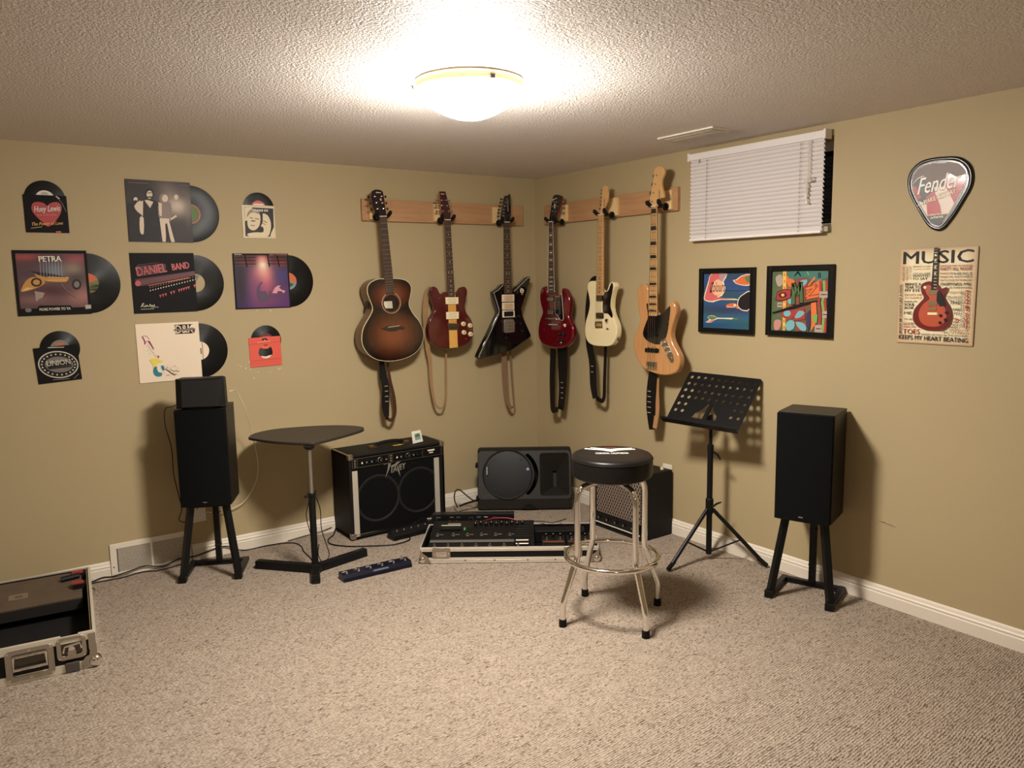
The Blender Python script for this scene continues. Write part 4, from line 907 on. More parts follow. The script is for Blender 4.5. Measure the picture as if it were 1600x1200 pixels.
rack(.135, 1.362, 'r', [(-G_[k]['nut'][1], G_[k]['nut'][2]) for k in ('cherry', 'white', 'bass')], 'pine board with guitar hooks on the right wall')

# ================================================================ guitars
def burst_material(name, centres, inner, mid, outer):
    """translucent burst finish: honey centre to a dark rim, laid out around the bouts"""
    m = mat(name, inner, .12, coat=.8); t = NT(m); tc = t.n('TexCoord').outputs['Object']; sp = t.n('SeparateXYZ'); t.l(tc, sp.inputs[0]); ds = None
    for cx, cz, rx, rz in centres:
        a = t.math('POWER', t.math('DIVIDE', t.math('SUBTRACT', sp.outputs[0], cx), rx), 2.); b = t.math('POWER', t.math('DIVIDE', t.math('SUBTRACT', sp.outputs[2], cz), rz), 2.)
        d = t.math('SQRT', t.math('ADD', a, b)); ds = d if ds is None else t.math('MINIMUM', ds, d)
    gr = t.noise(t.mapping(tc, scale=(90, 90, 3)), 1.5, 3)
    ds = t.math('ADD', ds, t.math('MULTIPLY', t.math('SUBTRACT', gr, .5), .18))
    t.l(t.ramp(ds, ((.2, inner), (.55, mid), (.86, outer))), t.b.inputs['Base Color']); return m
ROSE = m_wood('rosewood', (74, 52, 40), (50, 34, 27), scale=(60, 60, 4), rough=.5); MAPLE = m_wood('maple', (208, 166, 112), (190, 144, 90), scale=(40, 40, 3), rough=.3, coat=.3, contrast=.8)
NATASH = m_wood('natural_ash', (198, 148, 98), (168, 114, 66), scale=(30, 30, 2.2), rough=.2, coat=.6, contrast=.7)
FRET = mat('fret_wire', (180, 172, 155), .3, .9); STR = mat('string_steel', (150, 142, 130), .35, .9); PRL = mat('pearl_inlay', (224, 214, 190), .3)
def guitar(key, label, cat, body_m, side_m, th, head_m, board_m, neck_m, **o):
    g = G_[key]; rz = 0 if g['axis'] == 1 else -PI/2
    t = thing(o.get('name', 'electric_guitar'), label, cat, tuple(g['nut']), rz, o.get('group', 'electric guitars on the wall racks'), rot=(0, -g['ang'], rz))
    raw = mm(g['body']); lp = smooth_loop(g['body'], 5) if o.get('smooth', True) else raw
    mb = MB(); bv = o.get('bevel', .007)
    mb.plate([lp], th/2, th, side_m, bv, res=3)
    if o.get('round_corners'): pass
    body = mb.build('body', t, sharp=50)
    if o.get('top'):                                   # acoustic: separate top with bound edge and sound hole
        hx, hz = .002, -.518; r = .050
        mb = MB(); mb.plate([inset(lp, -.0008)], .0035, .007, o['binding']); mb.build('binding', t)
        mb = MB(); mb.plate([inset(lp, .003), ring2(hx, hz, r)[::-1]], -.0012, .003, body_m); mb.build('soundboard', t)
        mb = MB(); mb.plate([ring2(hx, hz, r+.012, 40), ring2(hx, hz, r+.004, 40)[::-1]], -.0031, .0008, mat('rosette', (96, 60, 40), .4)); mb.plate([ring2(hx, hz, r+.0135, 40), ring2(hx, hz, r+.012, 40)[::-1]], -.0031, .001, CRM); mb.build('rosette', t)
        mb = MB(); mb.disc((hx, -.0002, hz), r+.001, mat('inside_dark', (34, 20, 14), .9)); mb.plate([mm(g['label'])], -.0006, .0004, mat('paper_label', (200, 196, 170), .6)); mb.build('sound_hole', t)
    elif body_m is not side_m:
        mb = MB(); mb.plate([inset(lp, bv*.8)], -.0004, .0012, body_m); mb.build('top', t)
    if o.get('binding') and not o.get('top'):
        b = o['binding']; mb = MB(); e = inset(lp, .009); mb.tube([(q[0], -.0004, q[1]) for q in e[:11]], .0013, b, 5); mb.tube([(q[0], -.0004, q[1]) for q in e[-5:-1]], .0013, b, 5); mb.build('binding', t)
    S = g['scale']; ne = [q for q in mm(g['neckend'])]; zE = (ne[0][1]+ne[1][1])/2; hw0 = o.get('nutw', .021); hw1 = (ne[1][0]-ne[0][0])/2; cx = (ne[0][0]+ne[1][0])/2*.5
    fbz = -.0065 if not o.get('top') else -.006
    mb = MB(); q = [(-hw0, 0), (hw0, 0), (cx+hw1, zE), (cx-hw1, zE)]
    mb.plate([q], .002+fbz/2, .006, board_m, .0006)
    def hwz(z): f = z/zE; return hw0+(hw1-hw0)*f, cx*f
    n = 1
    while True:
        z = -S*(1-2**(-n/12))
        if z < zE+.004 or n > 24: break
        h_, c_ = hwz(z); mb.box((c_, fbz/2-.0014, z), (2*h_-.002, .0016, .0018), FRET if not o.get('dark_frets') else mat('fret_dark', (90, 62, 36), .4, .3))
        zi = -S*(1-(2**(-n/12)+2**(-(n-1)/12))/2)
        inl = o.get('inlay', 'dot'); n = n if inl != 'none' else n
        if inl != 'none' and n in (3, 5, 7, 9, 12, 15, 17, 19, 21) or (inl == 'block' and n == 1 and key == 'bass'):
            h_, c_ = hwz(zi); im = o.get('inlay_m', PRL)
            if inl == 'dot':
                xs = (-.011, .011) if n == 12 else (0,)
                for x in xs: mb.disc((c_+x, fbz/2-.0013, zi), .0036, im, seg=10)
            else:
                dz = abs(S*(2**(-(n-1)/12)-2**(-n/12)))*.5; wk = h_*(.62 if key == 'cherry' else 1.1); dz *= (.7 if key == 'cherry' else 1)
                mb.plate([[(c_-wk*.9, zi-dz/2), (c_+wk*.9, zi-dz/2), (c_+wk*.75, zi+dz/2), (c_-wk*.75, zi+dz/2)]], fbz/2-.0012, .0004, im)
        n += 1
    mb.build('fingerboard', t)
    mb = MB(); X = FRONT
    vs = []; ks = 8
    heel = o.get('heel', zE+.02)
    for z in (0, heel):
        h_, c_ = hwz(z)
        for k in range(ks+1): a = PI*k/ks; vs.append((c_+h_*.97*math.cos(a), .002+.019*math.sin(a), z))
    mb.add(vs, [(k, k+1, k+ks+2, k+ks+1) for k in range(ks)]+[tuple(range(ks, -1, -1)), tuple(range(ks+1, 2*ks+2))], neck_m, True); mb.build('neck', t)
    mb = MB(); mb.box((0, fbz-.001, .002), (hw0*2, .006, .0042), o.get('nut_m', PRL)); mb.build('nut', t)
    hd = smooth_loop(g['head'], 4) if o.get('head_smooth', True) else mm(g['head'])
    tilt = o.get('tilt', .17)*.2; HX = R(-tilt, 'X') @ T(0, o.get('head_off', .003), 0)
    mb = MB(); mb.M = HX; mb.plate([hd], .006, .014, o.get('head_side', neck_m), .0015); mb.plate([inset(hd, .001)], -.0014, .001, head_m); 
    if o.get('logo'): mb.text(o['logo'][0], o['logo'][1], o['logo'][2], 1, o.get('logo_m', PRL), -.0021, 0, 'LEFT', shear=.3, rot=o['logo'][5] if len(o['logo']) > 5 else 0, fit=(o['logo'][3], o['logo'][4]), bold=.02)
    if o.get('head_mark'): mb.plate([mm(o['head_mark'])], -.0022, .0004, PRL)
    head = mb.build('headstock', t)
    tm = o.get('tuner_m', NKL); inline = o.get('inline'); L_ = o.get('tuner_len', .030)
    for i, (px, pz) in enumerate(mm(g['pegs'])):
        mb = MB(); mb.M = HX; mb.lathe([(.0055, 0), (.0055, .002), (.003, .003), (.003, .012), (0, .012)], tm, 12, T(px, -.0018, pz) @ FRONT)
        sd = -1 if (inline or px < sum(q[0] for q in mm(g['pegs']))/len(g['pegs'])) else 1
        r_ = o.get('button_r', .008)
        mb.tube([(px, .018, pz), (px+sd*L_, .018, pz)], .0028, tm, 8); mb.box((px, .016, pz), (.016, .010, .014), tm)
        mb.sphere((px+sd*(L_+.004), .018, pz), r_, o.get('button_m', tm), 10, (.9, .5, 1)); mb.build('tuning_peg', t)
    return t, g
def quad_part(t, name, pts, y, th, m, bevel=.001, label=None, extra=None):
    mb = MB(); P = mm(pts); mb.plate([P], y-th/2, th, m, bevel)
    if extra: extra(mb, P)
    return mb.build(name, t, label=label)
def strings(t, g, n, zb, w0, w1, yb=-.012, y0=-.0085, r=.0005):
    mb = MB()
    for i in range(n):
        f = (i/(n-1)-.5); mb.tube([(f*w0, y0, .004), (f*w1+.0, yb, zb)], r, STR, 4)
    mb.build('strings', t)
def knob_part(t, x, z, r, h, m, cap=None):
    mb = MB(); mb.lathe([(0, 0), (r, 0), (r*.92, h*.8), (r*.8, h), (0, h)], m, 18, T(x, -.0005, z) @ FRONT); 
    if cap: mb.lathe([(r*.6, h+.0002), (0, h+.0004)], cap, 14, T(x, -.0005, z) @ FRONT)
    mb.build('knob', t)
def poles(m, nx=6, r=.0022, rows=1):
    def f(mb, P):
        x0, x1 = min(q[0] for q in P), max(q[0] for q in P); z0, z1 = min(q[1] for q in P), max(q[1] for q in P)
        for j in range(rows):
            for i in range(nx): mb.disc((x0+(x1-x0)*(.16+.68*i/(nx-1)), f.y, z0+(z1-z0)*((j+1)/(rows+1))), r, m, seg=8)
    return f
ABR = burst_material('acoustic_burst', [(0, -.71, .225, .19), (.005, -.47, .17, .11)], (112, 60, 34), (76, 36, 21), (17, 10, 9))
MAHOG = m_wood('mahogany_side', (112, 76, 50), (88, 56, 36), scale=(4, 4, 30), rough=.35, coat=.3)
t, g = guitar('acoustic', 'brown sunburst acoustic guitar with round sound hole, leftmost on the rack', 'guitar', ABR, MAHOG, .098, mat('head_dark', (38, 26, 26), .3), ROSE, MAHOG, name='acoustic_guitar', group=None, top=True, binding=mat('binding_ivory', (222, 206, 164), .35), bevel=.002, nutw=.023,
    logo=('Alvarez', -.030, .138, .034, .009), head_mark=[(-10, 108), (-4, 100), (-6, 92), (-2, 96), (4, 92), (1, 100), (6, 108), (0, 104)], button_m=BLK, inlay='none', tilt=.14, heel=-.40)
quad_part(t, 'bridge', g['bridge'], -.0025, .008, mat('bridge_dark', (62, 46, 36), .5), .002)
mb = MB(); a, b = mm(g['saddle']); mb.tube([(a[0], -.0115, a[1]), (b[0], -.0115, b[1])], .0016, PRL, 6); mb.build('saddle', t)
mb = MB()
for i in range(6): mb.sphere((-.030+i*.0125, -.0112, -.6795), .0022, BLK, 8)
mb.build('bridge_pins', t); strings(t, g, 6, -.664, .034, .056, -.013, -.008)
mb = MB(); mb.box((-.131, .045, -.50), (.006, .048, .085), BLK, R(.22, 'Y')); mb.box((-.1355, .045, -.50), (.002, .030, .06), DKG, R(.22, 'Y')); mb.build('preamp_panel', t)
mb = MB(); mb.lathe([(0, 0), (.008, 0), (.005, .006), (.006, .014), (0, .014)], NKL, 12, T(0, .05, -.874) @ R(PI, 'X')); mb.build('strap_button', t)

BUR = mat('burgundy_gloss', (74, 20, 20), .10, coat=.8)
t, g = guitar('burgundy', 'burgundy electric guitar with a blond centre stripe, second from the left', 'guitar', BUR, BUR, .040, mat('burgundy_head', (60, 22, 26), .2, coat=.5), ROSE, MAPLE, head_smooth=False, tilt=.2, logo=('Ibanez', -.034, .160, .030, .006), head_side=mat('neck_laminate', (160, 100, 60), .35), button_m=NKL)
quad_part(t, 'centre_stripe', [(-24, -468), (33, -468), (33, -812), (-30, -812)], .0002, .0014, m_wood('blond_stripe', (226, 176, 96), (204, 148, 70), scale=(60, 60, 2), rough=.2, coat=.6), 0)
for k in ('pu1', 'pu2'):
    e = poles(mat('screw_tan', (150, 120, 80), .4), 6, .002, 2); e.y = -.0076; P = g[k]; 
    quad_part(t, 'pickup', P, -.001, .006, CRM, .001, extra=e)
e = poles(mat('saddle_dark', (70, 62, 52), .3, .8), 6, .004, 2); e.y = -.0115
quad_part(t, 'bridge', g['bridge'], -.001, .010, mat('bridge_bronze', (110, 98, 80), .3, .8), .001, extra=e)
for x, z in mm(g['knobs']): knob_part(t, x, z, .0155, .012, CRM, mat('knob_top_tan', (190, 160, 110), .4))
for x, z in mm(g['buttons']): mb = MB(); mb.knob((x, -.0005, z), .004, .006, NKL); mb.build('switch', t)
strings(t, g, 6, -.672, .033, .050)

BLG = mat('black_gloss', (8, 10, 11), .08, coat=.9)
t, g = guitar('black', 'black angular electric guitar with white edge line, rightmost on the left rack', 'guitar', BLG, BLG, .042, BLG, ROSE, mat('neck_brown', (80, 50, 34), .35), smooth=False, head_smooth=False, binding=mat('binding_white', (222, 218, 200), .35), inline=True, tilt=.22, bevel=.006, tuner_len=.026, button_m=DKG, logo=('Ibanez', .022, .070, .085, .012, PI/2), logo_m=mat('logo_grey', (130, 126, 118), .4))
for k, mm_ in (('pu1', 6), ('pu2', 6), ('pu3', 0)):
    def ex(mb, P, k=k):
        x0, x1 = min(q[0] for q in P), max(q[0] for q in P); z0, z1 = min(q[1] for q in P), max(q[1] for q in P)
        if k == 'pu3': mb.plate([rrect(x0+.012, z0+.008, x1-.012, z1-.008, .004)], -.0065, .003, BLK, .0005)
        else:
            mb.plate([rrect(x0+.012, z0+.007, x1-.012, z1-.007, .003)], -.0065, .003, mat('bobbin_tan', (212, 184, 140), .4), .0005)
            for j in (.36, .64):
                for i in range(6): mb.disc((x0+(x1-x0)*(.24+.52*i/5), -.0084, z0+(z1-z0)*j), .0018, mat('screw_tan', (150, 120, 80), .4), seg=8)
            for x in (x0+.008, x1-.008):
                for z in (z0+.014, z1-.014): mb.disc((x, -.0058, z), .0022, RED, seg=8)
    quad_part(t, 'pickup', g[k], 0, .005, mat('pickup_ring_cream', (232, 214, 190), .4), .001, extra=ex)
e = poles(mat('saddle_dark', (70, 62, 52), .3, .8), 6, .004, 3); e.y = -.0125
quad_part(t, 'bridge', g['bridge'], -.0015, .011, mat('bridge_chrome', (176, 168, 152), .38, .85), .002, extra=e)
for x, z in mm(g['knobs']): knob_part(t, x, z, .0115, .012, BLK, DKG)
mb = MB(); bx, bz = mm(g['badge'])[0]; mb.disc((bx, -.0008, bz), .016, CRM); mb.disc((bx, -.0012, bz), .010, mat('badge_brown', (90, 60, 40), .5)); mb.disc((bx, -.0016, bz+.002), .005, CRM); mb.box((bx, -.0008, bz-.024), (.018, .0006, .002), CRM); mb.build('switch_plate', t)
strings(t, g, 6, -.700, .033, .050)

CHY = m_wood('cherry_gloss', (104, 10, 22), (78, 6, 16), scale=(30, 30, 2), rough=.10, coat=.9)
t, g = guitar('cherry', 'cherry red double horned electric guitar, leftmost on the right rack', 'guitar', CHY, CHY, .036, mat('head_black', (14, 12, 13), .2, coat=.5), ROSE, CHY, bevel=.011, inlay='block', tilt=.26, logo=('Epiphone', .004, .136, .048, .011, .18), head_mark=[(30, 118), (36, 110), (33, 84), (28, 84), (24, 108)], head_side=CHY, button_m=mat('button_green_grey', (120, 112, 84), .35), button_r=.010, tuner_len=.036)
mb = MB()
for s_ in (-1, 1):
    mb.tube([(s_*.0215, -.005, 0), (s_*.0215+.0-.0035+s_*.014*1, -.005, -.46)], .0011, mat('binding_white', (222, 218, 200), .35), 5)
mb.build('neck_binding', t)
for k in ('pu1', 'pu2'):
    def ex(mb, P):
        x0, x1 = min(q[0] for q in P), max(q[0] for q in P); z0, z1 = min(q[1] for q in P), max(q[1] for q in P)
        mb.plate([rrect(x0+.008, z0+.005, x1-.008, z1-.005, .003)], -.008, .006, NKL, .001)
        for i in range(6): mb.disc((x0+(x1-x0)*(.2+.6*i/5), -.0112, z0+(z1-z0)*.62), .0018, DKG, seg=8)
    quad_part(t, 'pickup', g[k], 0, .005, BLK, .001, extra=ex)
quad_part(t, 'bridge', g['bridge'], -.004, .010, NKL, .002)
quad_part(t, 'tailpiece', g['tail'], -.004, .010, CHR, .003)
mb = MB(); gl = smooth_loop(g['guard'], 3); mb.plate([gl], -.0012, .002, mat('guard_white_edge', (214, 200, 180), .4)); mb.plate([inset(gl, .0022)], -.0022, .001, BLG); mb.build('pickguard', t)
for x, z in mm(g['knobs']): knob_part(t, x, z, .012, .012, BLK, NKL)
mb = MB(); x, z = mm(g['buttons'])[0]; mb.knob((x, 0, z), .011, .002, CRM); mb.tube([(x, 0, z), (x+.002, -.016, z+.004)], .0025, CRM, 8); mb.build('switch', t)
mb = MB(); x, z = mm(g['buttons'])[1]; mb.knob((x, 0, z), .009, .004, NKL); mb.knob((x, -.003, z), .004, .002, INK); mb.build('jack', t)
strings(t, g, 6, -.672, .033, .050, -.015)

WBD = mat('cream_white_gloss', (228, 212, 168), .16, coat=.7)
t, g = guitar('white', 'cream white electric guitar with black pickguard and maple neck, middle of the right rack', 'guitar', WBD, WBD, .044, MAPLE, MAPLE, MAPLE, inline=True, tilt=0, head_off=.004, bevel=.006, inlay_m=INK, dark_frets=True, nut_m=PRL, tuner_len=.022, button_m=NKL, logo=('Fender', .030, .050, .05, .010, PI/2), logo_m=INK)
for k in ('pu1', 'pu2', 'bridge'):
    def ex(mb, P, k=k):
        x0, x1 = min(q[0] for q in P), max(q[0] for q in P); z0, z1 = min(q[1] for q in P), max(q[1] for q in P)
        if k == 'bridge':
            for i in range(6): mb.box((x0+(x1-x0)*(.15+.7*i/5), -.010, z0+.5*(z1-z0)), (.007, .005, .018), CHR)
        else:
            mb.plate([rrect(x0+.006, z0+.003, x1-.006, z1-.003, .004)], -.0075, .007, mat('pickup_chrome', (140, 132, 118), .22, 1.), .0015)
    quad_part(t, 'bridge' if k == 'bridge' else 'pickup', g[k], -.0015, .004, BLK if k != 'bridge' else NKL, .0005, extra=ex)
mb = MB(); mb.plate([smooth_loop(g['guard'], 3)], -.0012, .0025, BLG, .0006); mb.build('pickguard', t)
x, z = mm(g['knobs'])[0]; knob_part(t, x, z, .0125, .016, CHR, DKG)
mb = MB(); x, z = mm(g['buttons'])[0]; mb.tube([(x-.012, -.002, z-.002), (x+.012, -.002, z+.004)], .003, NKL, 6); mb.tube([(x, 0, z), (x+.003, -.014, z+.008)], .003, BLK, 8); mb.build('switch', t)
mb = MB(); mb.lathe([(0, 0), (.014, 0), (.012, .004), (.006, .004), (.006, .001), (0, .001)], CHR, 18, T(.151, .024, -.745) @ R(PI/2, 'Y')); mb.build('jack', t)
strings(t, g, 6, -.668, .034, .050)

t, g = guitar('bass', 'natural wood four string bass guitar with black pickguard, rightmost on the right rack', 'bass guitar', NATASH, NATASH, .044, MAPLE, MAPLE, MAPLE, name='bass_guitar', group=None, inline=True, tilt=0, head_off=.006, bevel=.009, inlay='block', inlay_m=mat('black_block', (24, 20, 24), .3), dark_frets=True, nutw=.020, tuner_len=.034, button_m=DKG, button_r=.015, tuner_m=CHR, logo=('Squier', .040, .040, .05, .014, PI/2), logo_m=INK)
mb = MB(); mb.plate([smooth_loop(g['guard'], 3)], -.0012, .0025, BLG, .0006)
for q in ((-46, -552), (-72, -700), (-6, -766), (92, -738), (122, -640), (120, -560), (-38, -620)): mb.disc((q[0]/1000, -.0028, q[1]/1000), .0022, CHR, seg=8)
mb.build('pickguard', t)
e = poles(NKL, 4, .004); e.y = -.0122; P = g['pu1']
def ex(mb, P):
    x0, x1 = P[3][0], P[1][0]; z = (P[0][1]+P[2][1])/2
    for s_ in (x0+.022, (x0+x1)/2, x1-.022): mb.knob((s_, -.0, z), .014, .006, BLK)
quad_part(t, 'pickup', g['pu1'], -.002, .009, BLK, .002, extra=ex)
quad_part(t, 'pickup', [(-30, -712), (40, -712), (40, -730), (-30, -730)], -.003, .006, BLK, .001)
mb = MB(); mb.plate([mm([(-41, -879), (38, -876), (38, -914), (-41, -916)])], -.0015, .003, CHR, .0005)
for i in range(4): mb.box((-.030+i*.0195, -.008, -.892), (.014, .009, .024), NKL); mb.tube([(-.030+i*.0195, -.006, -.90), (-.030+i*.0195, -.006, -.915)], .0025, CHR, 6)
mb.box((-.001, -.006, -.915), (.078, .011, .003), CHR); mb.build('bridge', t)
quad_part(t, 'control_plate', g['plate'], -.0012, .0025, NKL, .0005)
for x, z in mm(g['knobs']): knob_part(t, x, z, .013, .016, CHR)
mb = MB(); x, z = mm(g['buttons'])[0]; mb.knob((x, -.003, z), .008, .003, CHR); mb.knob((x, -.005, z), .004, .002, INK); mb.build('jack', t)
strings(t, g, 4, -.888, .030, .056, -.013, r=.0010)

# ---------------------------------------------------------------- straps hanging from the guitars
LEA = mat('black_leather', (16, 14, 13), .45, bump=(300, .3, .001)); BRN = mat('brown_leather', (66, 40, 28), .5); TAN = mat('tan_suede', (150, 116, 78), .8); TAN2 = mat('taupe_suede', (122, 94, 70), .8)
def ribbon(mb, path, w, m, th=.0028, y=(0, 0)):
    P = spline3([(a[0], 0, a[1]) for a in path], 6); n = len(P); vs = []
    for i, q in enumerate(P):
        f = i/(n-1); a = P[max(i-1, 0)]; b = P[min(i+1, n-1)]; d = (b-a).normalized(); nn = Vector((-d.z, 0, d.x))
        ww = np.interp(f, np.linspace(0, 1, len(w)), w)/2; yy = y[0]+(y[1]-y[0])*f
        for sx, dy in ((-1, -th/2), (1, -th/2), (1, th/2), (-1, th/2)): v = q+nn*ww*sx; vs.append((v.x, yy+dy, v.z))
    fs = []
    for i in range(n-1):
        for k in range(4): a = i*4+k; b = i*4+(k+1) % 4; fs.append((a, b, b+4, a+4))
    fs += [(3, 2, 1, 0), tuple(range(4*n-4, 4*n))]
    mb.add(vs, fs, m, True)
def strap(key, label, w0, w1, m0, m1, slots=None, y0=(.02, 0), y1=(0, .03), extra=None):
    ls = STRAPS[key]; ax = G_[key]['axis']; u0, z0 = ls[0][0]; d = .10
    loc = (u0, -d, z0) if ax == 1 else (-d, -u0, z0); rz = 0 if ax == 1 else -PI/2
    t = thing('guitar_strap', label, 'guitar strap', loc, rz, 'straps hanging from the guitars')
    mb = MB(); ribbon(mb, [(a-u0, b-z0) for a, b in ls[0]], w0, m0, y=y0)
    if slots:
        x, za, zb, n, sw = slots
        for k in range(n):
            z = za+(zb-za)*k/(n-1); mb.box((x-u0, np.interp(.7, (0, 1), y0)-.0025, z-z0), (sw, .002, .004), mat('strap_slot', (170, 160, 140), .5))
    mb.build('front_band', t)
    mb = MB(); ribbon(mb, [(a-u0, b-z0) for a, b in ls[1]], w1, m1, y=y1)
    if extra: extra(mb, u0, z0)
    mb.build('back_band', t)
    return t
s_ = STRAPS; STRAPS['cherry'][0] += [(.345, .640), (.385, .643)]
def px(key, k, f): L = s_[key][k]; i = min(int(f*(len(L)-1)), len(L)-2); r = f*(len(L)-1)-i; return (L[i][0]*(1-r)+L[i+1][0]*r, L[i][1]*(1-r)+L[i+1][1]*r)
a = px('acoustic', 0, .5); b = px('acoustic', 0, .85)
strap('acoustic', 'black strap with brown band hanging under the acoustic guitar', [.030, .045, .048, .050, .030], [.012, .022, .022, .022, .02], LEA, BRN, (a[0], a[1], b[1]+.02, 5, .022), (.02, -.012), (.03, .01))
strap('burgundy', 'long tan strap looping below the burgundy guitar', [.02, .034, .040, .034, .028, .022, .016, .014], [.014, .012, .012, .012, .012], TAN, TAN, None, (.03, .02), (.02, .04))
strap('black', 'taupe suede strap hanging below the black angular guitar', [.040, .044, .040, .030, .022], [.022, .010, .010, .012, .014], TAN2, TAN2, None, (.02, .0), (0, .04))
a = px('cherry', 1, .55); b = px('cherry', 1, .97)
strap('cherry', 'wide black strap folded under the cherry red guitar', [.060, .056, .046, .034], [.104, .096, .070, .060], LEA, LEA, None, (-.008, -.014), (.01, 0), extra=lambda mb, u0, z0: [mb.box((a[0]-u0-.002, -.0005+.004, a[1]+(b[1]-a[1])*k/5-z0), (.024, .006, .004), mat('strap_slot', (170, 160, 140), .5)) for k in range(6)])
a = px('white', 0, .70); b = px('white', 0, .97)
strap('white', 'black strap looping below the cream white guitar', [.02, .034, .050, .058, .062, .060, .045], [.03, .028, .026, .024], LEA, LEA, (a[0], a[1], b[1], 6, .022), (.03, -.012), (0, .03))
a = px('bass', 0, .35); b = px('bass', 0, .72)
strap('bass', 'black strap with a tan underside hanging below the bass guitar', [.056, .072, .072, .055], [.03, .028, .036, .030], LEA, mat('strap_tan_back', (160, 116, 74), .7), (a[0]-.012, a[1], b[1], 5, .026), (.0, -.006), (.02, -.012))

# ================================================================ bookshelf loudspeakers on stands
BLKW = m_wood('black_ash', (34, 30, 27), (22, 19, 17), scale=(30, 30, 2), rough=.42)
def speaker_stand(loc, rz, label, cable=False):
    t = thing('speaker_stand', label, 'speaker stand', loc, rz, 'speaker stands')
    for s in (-1, 1):
        mb = MB(); mb.box((s*.138, .005, .018), (.028, .25, .022), BLKM); mb.build('side_rail', t, bevel=.002)
        mb = MB(); mb.box((s*.138, -.124, .019), (.038, .040, .036), BLK); mb.build('foot', t, bevel=.003)
        mb = MB()
        a = Vector((s*.136, -.115, .030)); b = Vector((s*.088, -.07, .385)); d = (b-a)
        X = T(*((a+b)/2)) @ d.to_track_quat('Z', 'Y').to_matrix().to_4x4(); mb.add([(x, y, z) for z in (-d.length/2, d.length/2) for x, y in ((-.016, -.014), (.016, -.014), (.016, .014), (-.016, .014))], [(3, 2, 1, 0), (4, 5, 6, 7), (0, 1, 5, 4), (1, 2, 6, 5), (2, 3, 7, 6), (3, 0, 4, 7)], BLKM, False, X)
        mb.build('front_leg', t, bevel=.002)
    mb = MB(); mb.box((0, .112, .018), (.248, .028, .022), BLKM); mb.build('rear_rail', t, bevel=.002)
    mb = MB(); mb.box((0, .10, .207), (.030, .030, .356), BLKM)
    for z in (.12, .30): mb.box((0, .10, z), (.034, .034, .006), DKG)
    mb.build('rear_post', t, bevel=.002)
    mb = MB(); mb.box((0, .0, .391), (.20, .21, .008), BLKM); mb.build('top_plate', t)
    return t
def loudspeaker(loc, rz, label, d=.245):
    t = thing('loudspeaker', label, 'speaker', loc, rz, 'bookshelf speakers')
    mb = MB(); mb.box((0, .008, .253), (.250, d-.016, .506), BLKW); mb.build('cabinet', t, bevel=.0015)
    mb = MB(); P = [(-.124, -d/2+.004), (-.122, -d/2-.012), (-.10, -d/2-.017), (0, -d/2-.021), (.10, -d/2-.017), (.122, -d/2-.012), (.124, -d/2+.004)]
    vs = [(x, y, z) for z in (.003, .503) for x, y in P]; n = len(P)
    mb.add(vs, [(i, i+1, i+1+n, i+n) for i in range(n-1)], CLOTH, True); mb.add(vs, [tuple(range(n-1, -1, -1)), tuple(range(n, 2*n)), (n-1, 0, n, 2*n-1)], CLOTH, False); mb.build('grille', t)
    mb = MB(); mb.box((0, -d/2-.0215, .026), (.020, .002, .005), NKL); mb.build('badge', t, label='small silver badge')
    return t
RSA = math.radians(-71); LSA = math.radians(-26)
speaker_stand((-.179, -2.356, 0), RSA, 'black metal speaker stand under the right speaker')
loudspeaker((-.179, -2.356, .3955), RSA, 'black loudspeaker on the right stand, nothing on its top')
speaker_stand((-2.378, -.262, 0), LSA, 'black metal speaker stand under the left speaker, by the air grille')
loudspeaker((-2.378, -.262, .3955), LSA, 'black loudspeaker on the left stand with a small speaker on its top', .225)
t = thing('small_speaker', 'small wide black speaker sitting on top of the left loudspeaker', 'speaker', (-2.400, -.318, .9025), LSA+.02)
mb = MB(); mb.box((0, .012, .080), (.232, .10, .150), BLK, taper=(.98, .9)); mb.build('case', t, bevel=.012, seg=3)
mb = MB()
pf = [(-.121, .012), (-.090, -.006), (.090, -.006), (.121, .012)]
vs = [(-.120, -.035, .004), (-.088, -.056, .012), (.088, -.056, .012), (.120, -.035, .004), (-.116, -.030, .154), (-.086, -.048, .146), (.086, -.048, .146), (.116, -.030, .154), (-.120, 0, .004), (.120, 0, .004), (-.116, 0, .154), (.116, 0, .154)]
mb.add(vs, [(0, 1, 5, 4), (2, 3, 7, 6), (0, 3, 2, 1), (4, 5, 6, 7), (0, 4, 10, 8), (3, 9, 11, 7), (4, 7, 11, 10), (0, 8, 9, 3)], BLK, False); mb.add(vs, [(1, 2, 6, 5)], mat('grey_grille_cloth', (30, 28, 27), .85, bump=(900, .3, .001)), False); mb.build('front_grille', t)
mb = MB()
for s in (-1, 1): mb.box((s*.08, .0, .0025), (.03, .05, .005), RUB)
mb.build('rubber_feet', t)

